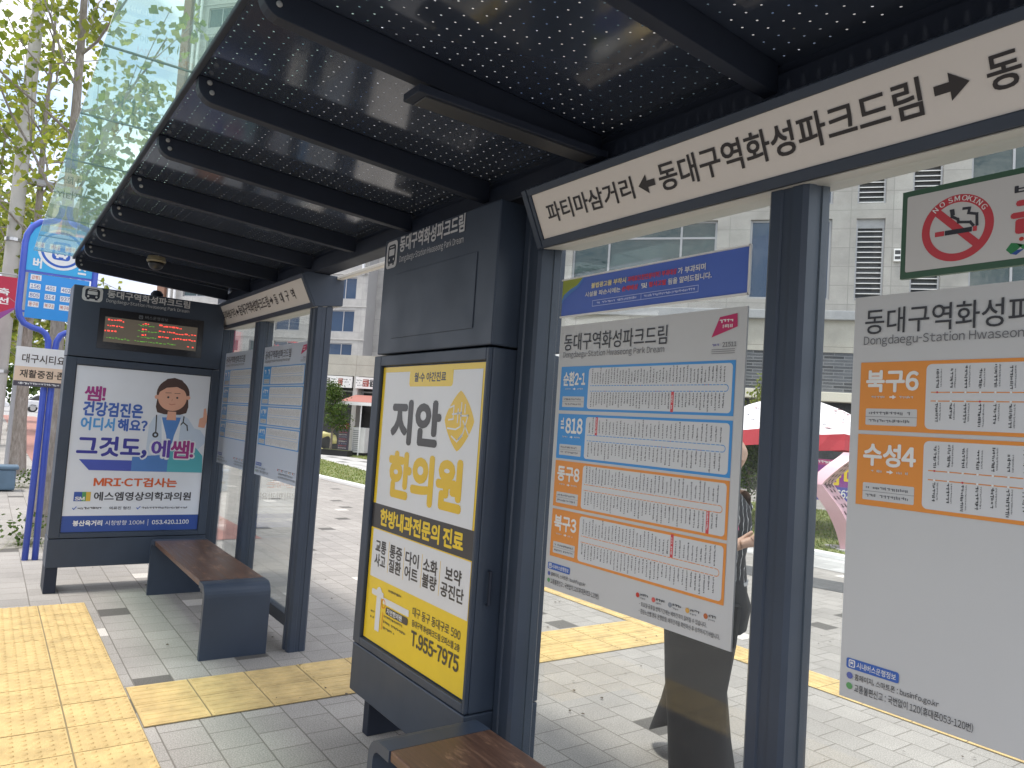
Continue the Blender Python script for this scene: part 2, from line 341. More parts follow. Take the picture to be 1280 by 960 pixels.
class Panel:
    """flat printed panel: fractions (0..1) of width W and height H on a plane O + u*U + v*V, facing N"""
    def __init__(s, O, U, V, W, H, mb=None):
        s.O = Vector(O); s.U = Vector(U).normalized(); s.V = Vector(V).normalized(); s.N = s.U.cross(s.V); s.W = W; s.H = H; s.mb = mb or MB(); s.k = 0
    def P(s, u, v, n=0): return s.O + s.U * (u * s.W) + s.V * (v * s.H) + s.N * n
    def z(s, layer): return .0008 + layer * .0004
    def slab(s, m, t=.006, em=None):
        p = [s.P(0, 0, -t), s.P(1, 0, -t), s.P(1, 1, -t), s.P(0, 1, -t), s.P(0, 0), s.P(1, 0), s.P(1, 1), s.P(0, 1)]
        s.mb.add(p, [(3, 2, 1, 0), (0, 1, 5, 4), (1, 2, 6, 5), (2, 3, 7, 6), (3, 0, 4, 7)], em or m); s.mb.add(p[4:], [(0, 1, 2, 3)], m)
    def rect(s, u0, v0, u1, v1, m, layer=1):
        n = s.z(layer); s.mb.add([s.P(u0, v0, n), s.P(u1, v0, n), s.P(u1, v1, n), s.P(u0, v1, n)], [(0, 1, 2, 3)], m)
    def poly(s, pts, m, layer=1):
        a = sum(pts[i][0] * pts[(i + 1) % len(pts)][1] - pts[(i + 1) % len(pts)][0] * pts[i][1] for i in range(len(pts)))
        if a < 0: pts = pts[::-1]
        n = s.z(layer); s.mb.add([s.P(u, v, n) for u, v in pts], [tuple(range(len(pts)))], m)
    def rrect(s, u0, v0, u1, v1, r, m, layer=1, corners=(1, 1, 1, 1)):
        ru, rv = r / s.W, r / s.H; pts = []
        for i, (cu, cv, a0) in enumerate(((u0 + ru, v0 + rv, 180), (u1 - ru, v0 + rv, 270), (u1 - ru, v1 - rv, 0), (u0 + ru, v1 - rv, 90))):
            if not corners[i]: pts.append(((u0, v0), (u1, v0), (u1, v1), (u0, v1))[i]); continue
            for k in range(5):
                a = math.radians(a0 + k * 22.5); pts.append((cu + ru * math.cos(a), cv + rv * math.sin(a)))
        s.poly(pts, m, layer)
    def disc(s, u, v, r, m, layer=1, seg=28, rv=None):
        s.poly([(u + r / s.W * math.cos(2 * math.pi * k / seg), v + (rv or r) / s.H * math.sin(2 * math.pi * k / seg)) for k in range(seg)], m, layer)
    def ring(s, u, v, r0, r1, m, layer=1, seg=40, a0=0, a1=360):
        n = s.z(layer); vs = []; fs = []
        for k in range(seg + 1):
            a = math.radians(a0 + (a1 - a0) * k / seg)
            for r in (r0, r1): vs.append(s.P(u + r / s.W * math.cos(a), v + r / s.H * math.sin(a), n))
        for k in range(seg): fs.append((2 * k, 2 * k + 1, 2 * k + 3, 2 * k + 2))
        s.mb.add(vs, fs, m)
    def line(s, pts, wd, m, layer=1):
        for (a, b2) in zip(pts[:-1], pts[1:]):
            A = Vector((a[0] * s.W, a[1] * s.H)); B2 = Vector((b2[0] * s.W, b2[1] * s.H)); d = (B2 - A).normalized() * wd / 2; q = Vector((-d.y, d.x))
            n = s.z(layer); C = [A - d - q, B2 + d - q, B2 + d + q, A - d + q]; layer += .02
            s.mb.add([s.O + s.U * p.x + s.V * p.y + s.N * n for p in C], [(0, 1, 2, 3)], m)
    def text(s, t, u0, v0, u1, v1, m, bold=0, layer=3, slant=0, rot=0):
        v, f, (x0, x1, y0, y1) = glyphs(t); n = s.z(layer)
        kx = 1 / (x1 - x0); ky = 1 / (y1 - y0); sh = [(0, 0)]
        if bold:
            q = bold * .7
            sh = [(0, 0), (q, q), (-q, q), (-q, -q), (q, -q), (bold, 0), (-bold, 0), (0, bold), (0, -bold)] if bold > .022 else [(q, q), (-q, q), (-q, -q), (q, -q)]
        for i, (dx, dy) in enumerate(sh):
            pts = []
            for (x, y) in v:
                a = (x + dx - x0) * kx; b2 = (y + dy - y0) * ky; pts.append(s.P(u0 + (u1 - u0) * a + slant * b2 * s.H / s.W, v0 + (v1 - v0) * b2, n + i * .00003))
            s.mb.add(pts, f, m)
    def scrib(s, u0, v0, u1, v1, m, layer=3, vert=False, dens=.8, rnd=random):
        """a line of print too small to read: broken strokes, one cell per character"""
        lw = (v1 - v0) * s.H if not vert else (u1 - u0) * s.W; ln = (u1 - u0) * s.W if not vert else (v1 - v0) * s.H
        c = lw * 1.0; n = max(1, int(ln / c)); z = s.z(layer)
        for i in range(n):
            if rnd.random() > dens + .12: continue
            for k in range(2):
                a0 = (i + (.05 if k == 0 else rnd.uniform(.45, .62))) * c; a1 = a0 + c * rnd.uniform(.2, .38)
                b0 = lw * rnd.uniform(0, .3); b1 = lw * rnd.uniform(.65, 1)
                if k == 0 and rnd.random() < .5: a1 = a0 + c * .85; b0 = lw * rnd.uniform(.5, .7); b1 = b0 + lw * .22
                if vert: uu0, uu1, vv0, vv1 = u0 + b0 / s.W, u0 + b1 / s.W, v1 - a1 / s.H, v1 - a0 / s.H
                else: uu0, uu1, vv0, vv1 = u0 + a0 / s.W, u0 + a1 / s.W, v0 + b0 / s.H, v0 + b1 / s.H
                zz = z + k * .00005
                s.mb.add([s.P(uu0, vv0, zz), s.P(uu1, vv0, zz), s.P(uu1, vv1, zz), s.P(uu0, vv1, zz)], [(0, 1, 2, 3)], m)
    def arrow(s, u0, v, u1, h, m, layer=3):
        """arrow from u0 to u1 (tip); h its height as a fraction"""
        d = u1 - u0; a = u0 + d * .45
        s.poly([(u0, v - h * .17), (a, v - h * .17), (a, v - h * .5), (u1, v), (a, v + h * .5), (a, v + h * .17), (u0, v + h * .17)], m, layer)
    def bus_icon(s, u, v, wd, ht, fg, bgm, layer=3):
        W_, H_ = wd / s.W, ht / s.H
        s.rrect(u, v, u + W_, v + H_, wd * .2, fg, layer); s.rrect(u + W_ * .14, v + H_ * .17, u + W_ * .86, v + H_ * .87, wd * .16, bgm, layer + 1)
        s.rrect(u + W_ * .26, v + H_ * .46, u + W_ * .74, v + H_ * .70, wd * .03, fg, layer + 2); s.rect(u + W_ * .30, v + H_ * .76, u + W_ * .70, v + H_ * .80, fg, layer + 2)
        for q in (.3, .7): s.disc(u + W_ * q, v + H_ * .32, wd * .055, fg, layer + 2, 10); s.rect(u + W_ * (q - .07), v + H_ * .10, u + W_ * (q + .07), v + H_ * .18, bgm, layer + 2)
X, Y, Z = Vector((1, 0, 0)), Vector((0, 1, 0)), Vector((0, 0, 1))
STN = '동대구역화성파크드림'; STE = 'Dongdaegu-Station Hwaseong Park Dream'

# ================================================================== THE SETTING
def sheet(name, poly, z, m, kind='structure'):
    b = MB(); b.add([(p[0], p[1], z) for p in poly], [tuple(range(len(poly)))], m); return obj(b, name, kind=kind)
def R4(x0, x1, y0, y1): return [(x0, y0), (x1, y0), (x1, y1), (x0, y1)]
sheet('ground', R4(-400, 400, -400, 400), -.004, CONC)
sheet('pavement', R4(-60, 12, -1.2, 40), 0, PAV)
b = MB(); b.box(-60, 40, -1.4, -1.2, -.15, .004, mat('kerb_granite', (.42, .41, .4), .8, var=.1)); obj(b, 'kerb', kind='structure', bevel=.02)
sheet('road', R4(-200, 60, -14, -1.4), .0, ASPH)
sheet('crossing_road', R4(-110, -62, -60, 14), .004, mat('far_road', (.34, .33, .32), .9, var=.1))
# red bike path with white arrows
sheet('bike_path', R4(-60, -9.0, 1.0, 2.85), .004, REDP)
b = MB()
for x in (-10.1, -22):
    b.add([(x + .95, 2.26, .008), (x + .95, 2.38, .008), (x + .2, 2.38, .008), (x + .2, 2.26, .008)], [(0, 1, 2, 3)], WHITE)
    b.add([(x + .18, 2.06, .0082), (x + .18, 2.58, .0082), (x - .4, 2.32, .0082)], [(0, 1, 2)], WHITE)
obj(b, 'path_marking', kind='structure')
# tactile paving
def tactile(name, x0, x1, y0, y1, style, t=.3):
    b = MB(); h = .006; jm = mat('paver_joint', (.24, .19, .10), .9)
    b.add([(x0, y0, .004), (x1, y0, .004), (x1, y1, .004), (x0, y1, .004)], [(0, 1, 2, 3)], jm)
    nx, ny = max(1, round((x1 - x0) / t)), max(1, round((y1 - y0) / t)); tx, ty = (x1 - x0) / nx, (y1 - y0) / ny; g = .004
    for i in range(nx):
        for j in range(ny):
            a, c = x0 + i * tx, y0 + j * ty; dz = random.uniform(0, .0015)
            b.box(a + g, a + tx - g, c + g, c + ty - g, 0.002, h + dz, YEL)
            if style == 'dots':
                n = 6
                for p in range(n):
                    for q in range(n):
                        cx, cy = a + tx * (p + .5) / n, c + ty * (q + .5) / n; r = .0165
                        vs = [(cx + r * math.cos(k * math.pi / 4), cy + r * math.sin(k * math.pi / 4), h) for k in range(8)] + [(cx + r * .6 * math.cos(k * math.pi / 4), cy + r * .6 * math.sin(k * math.pi / 4), h + .0055) for k in range(8)]
                        b.add(vs, [(k, (k + 1) % 8, 8 + (k + 1) % 8, 8 + k) for k in range(8)] + [tuple(range(8, 16))], YEL)
            else:
                n = 5
                for p in range(n):
                    if style == 'bars_y':
                        cx = a + tx * (p + .5) / n; u0, u1, v0, v1 = cx - .014, cx + .014, c + .015, c + ty - .015
                    else:
                        cy = c + ty * (p + .5) / n; u0, u1, v0, v1 = a + .015, a + tx - .015, cy - .014, cy + .014
                    e = .005
                    b.add([(u0, v0, h), (u1, v0, h), (u1, v1, h), (u0, v1, h), (u0 + e, v0 + e, h + .0055), (u1 - e, v0 + e, h + .0055), (u1 - e, v1 - e, h + .0055), (u0 + e, v1 - e, h + .0055)],
                          [(4, 5, 6, 7), (0, 1, 5, 4), (1, 2, 6, 5), (2, 3, 7, 6), (3, 0, 4, 7)], YEL)
    return obj(b, name, kind='structure')
tactile('tactile_paving_patch', -6.43, -1.03, -.155, .745, 'dots')
tactile('tactile_paving_strip', -4.47, -3.89, .75, 4.5, 'bars_y')
tactile('tactile_paving_line', -9.3, 3.2, 4.502, 4.81, 'bars_x')
# plaza lawns, paths
LA = [(-30, 10.0), (-16.0, 8.6), (-14.2, 6.9), (-17.2, 6.75), (-31, 7.2)]
LB = [(-34, 12.6), (-19, 11.9), (-19, 11.3), (-34, 11.2)]
LC = [(-9.8, 9.95), (-5.4, 10.0), (4, 13.0), (4, 17), (-12, 17), (-13, 12.0)]
def inpoly(x, y, P):
    c = False
    for i in range(len(P)):
        (x1, y1), (x2, y2) = P[i], P[i - 1]
        if (y1 > y) != (y2 > y) and x < (x2 - x1) * (y - y1) / (y2 - y1) + x1: c = not c
    return c
def lawn(P, dens):
    sheet('lawn', P, .012, LAWN)
    xs = [p[0] for p in P]; ys = [p[1] for p in P]; b = MB(); A = (max(xs) - min(xs)) * (max(ys) - min(ys))
    for _ in range(int(A * dens)):
        x, y = random.uniform(min(xs), max(xs)), random.uniform(min(ys), max(ys))
        if not inpoly(x, y, P): continue
        for _k in range(2):
            a = random.uniform(0, 6.28); h = random.uniform(.025, .075); dx, dy = math.cos(a) * .012, math.sin(a) * .012
            tx, ty = random.gauss(0, .025), random.gauss(0, .025)
            b.add([(x - dx, y - dy, .01), (x + dx, y + dy, .01), (x + tx, y + ty, h)], [(0, 1, 2)], GRASSM)
    return obj(b, 'grass', kind='stuff', label='short patchy lawn grass on the plaza behind the shelter', cat='grass')
lawn(LA, 130); lawn(LB, 90); lawn(LC, 150)
sheet('plaza_path', [(-15.5, 11.5), (-13.0, 12.0), (-9.8, 9.9), (-5.4, 9.95), (4, 12.95), (4, 11.2), (-5.2, 8.9), (-9.6, 8.9)], .004, PATHM)
sheet('plaza_path', [(-36, 11.2), (-19, 11.3), (-12.5, 9.4), (-13.0, 6.2), (-14.2, 6.88), (-16, 8.6), (-30, 10.0), (-36, 10.2)], .004, PATHM)
sheet('dark_paving', [(-7.0, 7.7), (-4.5, 8.35), (-4.2, 7.75), (-6.7, 7.15)], .004, DARKSLAB)
b = MB()
for a, c in (((-31, 7.13), (-17.2, 6.68)), ((-17.2, 6.68), (-14.0, 6.8)), ((-9.85, 9.9), (-5.4, 9.94))):
    d = Vector((c[0] - a[0], c[1] - a[1], 0)); q = Vector((-d.y, d.x, 0)).normalized() * .09
    A = Vector((a[0], a[1], 0)); b.prism([A - q, A + d - q, A + d + q, A + q], (0, 0, .07), WHITE)
obj(b, 'lawn_edging', kind='structure', bevel=.01)

# ------------------------------------------------------------------ buildings
D0 = Vector((.785, .62, 0)).normalized(); ROTB = math.atan2(D0.y, D0.x)
def facade(mb, s0, s1, z0, z1, ops, m, rm, depth=.28, y=0):
    """wall sheet with real openings and reveals; local x along it, -y outwards"""
    ss = sorted(set([s0, s1] + [v for o in ops for v in o[:2]])); zs = sorted(set([z0, z1] + [v for o in ops for v in o[2:4]]))
    for i in range(len(ss) - 1):
        for j in range(len(zs) - 1):
            a, c, e, g = ss[i], ss[i + 1], zs[j], zs[j + 1]; cx, cz = (a + c) / 2, (e + g) / 2
            if any(o[0] < cx < o[1] and o[2] < cz < o[3] for o in ops): continue
            mb.add([(a, y, e), (c, y, e), (c, y, g), (a, y, g)], [(0, 1, 2, 3)], m)
    for (a, c, e, g) in [o[:4] for o in ops]:
        d = y + depth
        mb.add([(a, y, e), (c, y, e), (c, y, g), (a, y, g), (a, d, e), (c, d, e), (c, d, g), (a, d, g)], [(0, 4, 5, 1), (1, 5, 6, 2), (2, 6, 7, 3), (3, 7, 4, 0)], rm)
def window_mb(wd, ht, mull, glassm, bars=(), fr=.07):
    f = MB(); f.box(0, wd, 0, .08, 0, fr, ALU); f.box(0, wd, 0, .08, ht - fr, ht, ALU); f.box(0, fr, 0, .08, fr, ht - fr, ALU); f.box(wd - fr, wd, 0, .08, fr, ht - fr, ALU)
    for q in mull: f.box(wd * q - fr / 2, wd * q + fr / 2, .0, .08, fr, ht - fr, ALU)
    for q in bars: f.box(fr, wd - fr, .01, .07, ht * q - fr / 2, ht * q + fr / 2, ALU)
    p = MB(); p.box(fr * .5, wd - fr * .5, .03, .05, fr * .5, ht - fr * .5, glassm); return f, p
def louver_mb(wd, ht):
    f = MB(); f.box(0, .06, 0, .12, 0, ht, ALU); f.box(wd - .06, wd, 0, .12, 0, ht, ALU); f.box(.06, wd - .06, 0, .12, ht - .3, ht, GREYP); f.box(.06, wd - .06, .1, .12, 0, ht - .3, mat('louver_shade', (.06, .062, .066), .7))
    n = int((ht - .3) / .16)
    for i in range(n):
        z = (i + .3) * (ht - .3) / n
        f.prism([(.06, .01, z), (.06, .095, z + .075), (.06, .095, z + .085), (.06, .01, z + .012)][::-1], (wd - .12, 0, 0), mat('louver_slat', (.12, .122, .128), .5)); f.box(.06, wd - .06, -.004, .01, z - .004, z + .022, WHITE)
    return f
P0 = (-14.13, 21.54, 0)
bd = thing('office_building', 'white granite office building with louvres standing behind the bus shelter', 'building', P0, ROTB)
WS = [(-10.6, -9.0, 'n'), (-7.88, -2.91, 'w'), (-1.84, .70, 'n'), (1.43, 2.28, 'l'), (3.04, 3.9, 'l'), (4.68, 9.2, 'w'), (9.9, 10.75, 'l'), (11.5, 16.2, 'w')]
ROWS = [(6.35, 9.02), (9.52, 12.3), (12.82, 15.6), (16.1, 18.9)]
ops = [(a, c, e, g, k) for (a, c, k) in WS for (e, g) in ROWS]
b = MB(); facade(b, -11, 18, 5.96, 20.2, ops, STONE, STONE)
b.add([(18, 0, 0), (18, 14, 0), (18, 14, 20.2), (18, 0, 20.2)], [(0, 1, 2, 3)], STONE); b.add([(-11, 14, 0), (-11, 0, 0), (-11, 0, 20.2), (-11, 14, 20.2)], [(0, 1, 2, 3)], STONE)
b.add([(-11, 0, 20.2), (18, 0, 20.2), (18, 14, 20.2), (-11, 14, 20.2)], [(0, 1, 2, 3)], CONC)
obj(b, 'wall', bd, local=True)
b = MB(); b.box(-11, 18, -.22, .1, 5.66, 5.96, GREYP); obj(b, 'ledge', bd, local=True, bevel=.02)
b = MB(); b.box(-7.3, 18, -.05, .1, 4.62, 5.66, BEIGE); obj(b, 'granite_band', bd, local=True)
b = MB(); b.box(-7.3, 18, -.02, .1, 3.32, 4.62, BRICK); obj(b, 'brick_band', bd, local=True)
b = MB(); b.box(-7.3, 18, -.3, .1, 3.02, 3.32, mat('cream_beam', (.62, .58, .48), .7)); obj(b, 'canopy_beam', bd, local=True, bevel=.02)
b = MB(); b.box(-11, -7.3, -.05, .1, 4.7, 5.66, BEIGE); b.box(-11, -7.3, -.1, .1, 3.1, 3.36, mat('timber_trim', (.42, .27, .13), .6, var=.2)); obj(b, 'shop_trim', bd, local=True)
b = MB(); b.box(-11, 18, .9, 1, 0, 5.66, WIND); b.box(-11, 18, .1, .9, 5.6, 5.65, WIND)
obj(b, 'shop_interior', bd, local=True)
pn = Panel((-11, -.12, 3.36), X, Z, 3.7, 1.34); pn.slab(WHITE, .2); pn.text('N', .667, .16, .824, .82, ink('#3a3a3c'), .035)
obj(pn.mb, 'shop_sign', bd, local=True)
b = MB(); b.box(-8.6, -7.9, .3, .5, 0, 2.6, mat('blue_door', (.05, .10, .30), .4)); obj(b, 'door', bd, local=True)
for s in (-11, -7.6, -3, 2.2, 7.4, 12.6, 17.4):
    b = MB(); b.box(s, s + .55, -.15 if s > -7 else -.05, .3, 0, 3.02, GREYP if s > -7 else CONC); obj(b, 'column', bd, local=True)
cache = {}
for (a, c, e, g, k) in ops:
    key = (round(c - a, 2), round(g - e, 2), k)
    if key not in cache:
        if k == 'l': cache[key] = (louver_mb(c - a, g - e), None)
        elif k == 'w': cache[key] = window_mb(c - a, g - e, (.26, .76), WING, (.78,))
        else: cache[key] = window_mb(c - a, g - e, (.5,), WINB, ())
        f, p = cache[key]; fo = obj(f, 'louver' if k == 'l' else 'window', bd, local=True, origin=None); po = obj(p, 'pane', fo, local=True) if p else None
        fo.location = (a, .1, e); cache[key] = fo
    else:
        fo = dup_tree(cache[key], bd, (a, .1, e))
b = MB(); b.box(2.55, 2.75, -.1, 0, 7.6, 8.0, WHITE); b.box(2.57, 2.73, -.103, -.1, 7.82, 7.95, BLACK); b.box(2.57, 2.73, -.103, -.1, 7.66, 7.76, BLACK); obj(b, 'alarm_box', bd, local=True, bevel=.01)

# tall tower further off, its windows over the low shop row
P1 = (-62.07, 26.76, 0)
tw = thing('apartment_tower', 'tall pale apartment tower beyond the plaza, seen between the shelter posts', 'building', P1, ROTB)
ops = []
NF = 17
for fl in range(NF):
    z = 6.0 + fl * 3.0
    for (a, c) in ((-3.13, -.61), (-8.73, -6.2), (-11.4, -9.9), (-15.6, -12.6), (-19.4, -16.6)): ops.append((a, c, z, z + 2.0))
b = MB(); HT = 6 + NF * 3 + 2; facade(b, -22.3, .5, 0, HT, ops, TOWERM, TGREY, .3)
b.add([(.5, 0, 0), (.5, 1.8, 0), (.5, 1.8, HT), (.5, 0, HT)], [(0, 1, 2, 3)], TGREY); b.add([(-22.3, 0, HT), (.5, 0, HT), (.5, 14, HT), (-22.3, 14, HT)], [(0, 1, 2, 3)], CONC)
b.add([(-22.3, 14, 0), (-22.3, 0, 0), (-22.3, 0, HT), (-22.3, 14, HT)], [(0, 1, 2, 3)], TGREY)
b.box(.5, 9, 1.8, 14, 0, HT - 6, TOWERM); obj(b, 'wall', tw, local=True)
b = MB(); b.box(-22.2, -21.3, -.35, 0, 0, HT, mat('brown_pier', (.22, .12, .08), .8)); obj(b, 'pier', tw, local=True)
b = MB(); b.tube([(-20.7, -.3, 6), (-20.7, -.3, HT)], .13, WHITE, 8); b.tube([(-20.1, -.3, 6), (-20.1, -.3, HT)], .13, WHITE, 8); b.tube([(.1, -.3, 14.2), (.1, -.3, HT)], .14, STEEL, 8); obj(b, 'drain_pipe', tw, local=True)
b = MB()
for k in range(1, NF): b.box(-22.35, .55, -.06, 0, 5.3 + k * 3.0, 5.42 + k * 3.0, CONC)
obj(b, 'floor_band', tw, local=True)
b = MB()
for k in range(14):
    z = 7.2 + k * 3
    b.box(1.6, 2.9, 1.7, 1.8, z, z + 2.2, WIND)
    for i in range(9): b.box(1.6, 2.9, 1.64, 1.7, z + .1 + i * .24, z + .2 + i * .24, GREYP)
obj(b, 'service_louver', tw, local=True)
cache = {}
for (a, c, e, g) in ops:
    key = round(c - a, 2)
    if key not in cache:
        f, p = window_mb(c - a, 2.0, (.55,) if c - a > 2 else (), WINB if a > -10 else WING, (), .09); fo = obj(f, 'window', tw, local=True); obj(p, 'pane', fo, local=True); fo.location = (a, .12, e); cache[key] = fo
    else: dup_tree(cache[key], tw, (a, .12, e))

# low shop row
P2 = (-28.21, 12.16, 0)
sh = thing('shop_row', 'low concrete shop row with red banner signs and dark open fronts across the plaza', 'building', P2, ROTB)
b = MB(); b.box(-12, 2.2, 0, 6, 3.15, 4.0, BEIGE); b.box(-12, 2.2, .6, 6, 0, 3.15, WIND); obj(b, 'wall', sh, local=True)
for s in (-8, -4, -.05, 1.9):
    b = MB(); b.box(s, s + .2, -.02, .5, 0, 3.15, CONC); obj(b, 'column', sh, local=True)
b = MB()
for i in range(30): b.box(-12 + i * .47, -11.97 + i * .47, .3, .33, 2.0, 2.5, GREYP)
b.box(-12, 2.2, .29, .34, 2.5, 2.56, GREYP); b.box(-12, 2.2, .29, .34, 1.98, 2.02, GREYP); obj(b, 'railing', sh, local=True)
def shopsign(s0, s1, cols):
    p = Panel((s0, -.05, 2.66), X, Z, s1 - s0, .46); p.slab(WHITE, .05); rr = random.Random(3)
    for (u0, u1, c) in cols:
        p.rect(u0, .18, u1, .82, ink(c), 1)
        for k in range(3): p.scrib(u0 + .02, .25 + k * .2, u1 - .02, .38 + k * .2, WHITE, 2, rnd=rr)
    for k in range(3): p.scrib(.02, .2 + k * .22, .98, .34 + k * .22, ink('#55565a'), 1.5, dens=.55, rnd=rr)
    obj(p.mb, 'shop_sign', sh, local=True)
shopsign(-1.37, -.11, [(.02, .2, '#7a7672'), (.5, .66, '#96584a')]); shopsign(.05, 1.2, [(.28, .52, '#964a42'), (.56, .8, '#3c3c3c')]); shopsign(-3.9, -1.5, [(.1, .3, '#4c6a88'), (.6, .8, '#96584a')])
AW = thing('shop_awning', 'faded red sloping awning on thin white poles in front of the shop row', 'awning', P2, ROTB)
b = MB(); b.prism([(.1, -1.3, 2.06), (2.0, -1.3, 2.06), (2.0, -.05, 2.36), (.1, -.05, 2.36)], (0, 0, .03), mat('red_canvas', (.36, .15, .12), .8)); obj(b, 'canopy', AW, local=True)
b = MB(); b.box(.08, 2.02, -1.33, -1.3, 1.95, 2.08, WHITE); obj(b, 'valance', AW, local=True)
for s in (1.05, 1.75):
    b = MB(); b.tube([(s, -1.28, 0), (s, -1.28, 2.0)], .025, WHITE, 8); obj(b, 'pole', AW, local=True)
def loc2(s, d, z=0): return Vector(P2) + D0 * s + Vector((D0.y, -D0.x, 0)) * d + Vector((0, 0, z))
t = thing('poster_stand', 'upright poster stand with a dark red and grey poster by the shop front', 'poster', loc2(.33, 1.2), ROTB)
p = Panel((-.23, 0, .12), X, Z, .46, 1.15); p.slab(ink('#5a5560'), .04); rr = random.Random(5)
p.rect(.06, .78, .94, .97, ink('#a8444c'), 1)
for k in range(9): p.scrib(.1, .1 + k * .075, .9, .15 + k * .075, ink(('#c9c4c0', '#b06068', '#8890a8')[k % 3]), 2, rnd=rr)
p.scrib(.15, .82, .85, .93, WHITE, 2, rnd=rr)
obj(p.mb, 'poster', t, local=True)
b = MB(); b.box(-.25, .25, -.1, .14, 0, .12, BLACK); obj(b, 'foot', t, local=True, bevel=.01)
t = thing('air_conditioner_unit', 'pale grey air conditioner unit standing under the red awning', 'air conditioner', loc2(.9, .9), ROTB)
b = MB(); b.box(-.27, .27, -.15, .2, .12, 1.1, WHITE); obj(b, 'casing', t, local=True, bevel=.015)
b = MB()
for i in range(11): b.box(-.23, .0, -.165, -.15, .2 + i * .075, .235 + i * .075, GREYP)
obj(b, 'grille', t, local=True)
b = MB(); b.box(-.27, .27, -.15, .2, 0, .12, BLACK); obj(b, 'plinth', t, local=True)
t = thing('yellow_sculpture', 'small pale yellow looping plastic sculpture beside the young shop front tree', 'sculpture', loc2(-.1, 1.7), ROTB)
b = MB(); pts = [(math.cos(a) * .33, 0, .42 + math.sin(a) * .38 + .04 * math.sin(3 * a)) for a in [i * 6.283 / 22 for i in range(19)]]; b.tube(pts, [.1 + .03 * math.sin(i) for i in range(19)], mat('yellow_plastic', (.66, .60, .26), .4), 10); obj(b, 'loop', t, local=True, smooth=True)
b = MB(); b.box(-.6, .2, -.2, .2, 0, .08, mat('yellow_plastic', (.66, .60, .26), .4)); obj(b, 'base', t, local=True, bevel=.02)
t = thing('planter_box', 'dark grey planter box at the foot of the shop row', 'planter', loc2(.55, 2.0), ROTB)
b = MB(); b.box(-.55, .55, -.2, .2, 0, .22, BLACK); b.box(-.5, .5, -.15, .15, .22, .225, LAWN); obj(b, 'box', t, local=True, bevel=.01)

# apartment block and trees over the road behind the camera: they show as reflections in glass and roof
bk = thing('roadside_block', 'grey apartment block over the road, seen only in reflections', 'building', (20, -34, 0), math.pi)
ops = [(s * 4 + .8, s * 4 + 3.0, 2 + k * 3.2, 4 + k * 3.2) for s in range(14) for k in range(5)]
b = MB(); facade(b, 0, 56, 0, 20, ops, TGREY, TGREY, .3); b.box(0, 56, .3, 10, 0, 20, WINB); obj(b, 'wall', bk, local=True)

# ================================================================== THE SHELTER
def zb(y): return 2.575 - .062 * (y - .5)
sh_ = thing('bus_shelter', 'long navy steel bus shelter with perforated roof and glass back wall on the pavement', 'bus shelter', (-3, 1.78, 0))
XS = (-7.15, -6.02, -4.78, -2.36, -1.20, .0)
def post_mb(x, y0=1.72, y1=1.84, wd=.12):
    b = MB(); x0, x1 = x - wd / 2, x + wd / 2; g = .012
    # extruded profile with a shallow groove down each side face
    pr = [(x0 + .012, y0), (x - .018, y0), (x - .014, y0 + .006), (x + .014, y0 + .006), (x + .018, y0), (x1 - .012, y0), (x1, y0 + .012), (x1, y0 + .045), (x1 - .004, y0 + .048), (x1 - .004, y1 - .048), (x1, y1 - .045), (x1, y1 - .012),
          (x1 - .012, y1), (x0 + .012, y1), (x0, y1 - .012), (x0, y0 + .012)]
    b.loft([[(p[0], p[1], z) for p in pr] for z in (0.0, 2.47)], NAVY)
    return b
for x in XS: obj(post_mb(x), 'post', sh_, smooth='auto')
BX = [-6.88, -6.19, -5.49, -4.78, -4.07, -3.37, -2.66, -1.95, -1.24, -.53, .18]
for x in BX:
    b = MB(); y0, y1 = .49, 1.68; h = .085; pr = []
    for k in range(7):
        a = math.radians(180 + k * 15); pr.append((y0 + .06 + .06 * math.cos(a), zb(y0) + .06 + .06 * math.sin(a)))
    pr += [(y1, zb(y1)), (y1, zb(y1) + h), (y0, zb(y0) + h)]
    wd = .022
    b.prism([(x + wd, p[0], p[1]) for p in pr], (-2 * wd, 0, 0), NAVYD)
    for (dy, dz) in ((.045, .036), (.035, .068)): b.lathe([(.009, 0), (.009, .004), (.005, .006)], (x + wd, y0 + dy, zb(y0) + dz), GREYP, 10, 'X')
    obj(b, 'roof_beam', sh_, bevel=.004)
b = MB(); t_ = .002
for (a, c) in zip(BX[:-1], BX[1:]):
    y0, y1 = .49, 1.70
    b.add([(a, y0, zb(y0) + .087), (c, y0, zb(y0) + .087), (c, y1, zb(y1) + .087), (a, y1, zb(y1) + .087), (a, y0, zb(y0) + .088), (c, y0, zb(y0) + .088), (c, y1, zb(y1) + .088), (a, y1, zb(y1) + .088)], [(3, 2, 1, 0), (4, 5, 6, 7)], PERF)
obj(b, 'perforated_ceiling', sh_, local=True)
bpy.data.objects['perforated_ceiling'].location = Vector((3, -1.78, 0))
b = MB(); b.box(-6.91, .25, .470, .489, zb(.48) + .078, zb(.48) + .1, NAVYD); obj(b, 'roof_edge_trim', sh_, bevel=.004)
b = MB(); b.box(-7.21, .3, 1.682, 1.80, 2.472, 2.56, NAVYD); b.box(-7.21, .3, 1.70, 1.78, 2.56, 2.60, NAVYD); obj(b, 'purlin', sh_, bevel=.006)
b = MB(); b.box(-4.78, -2.36, 1.842, 1.88, 2.448, 2.47, WHITE); obj(b, 'header_rail', sh_, bevel=.003)
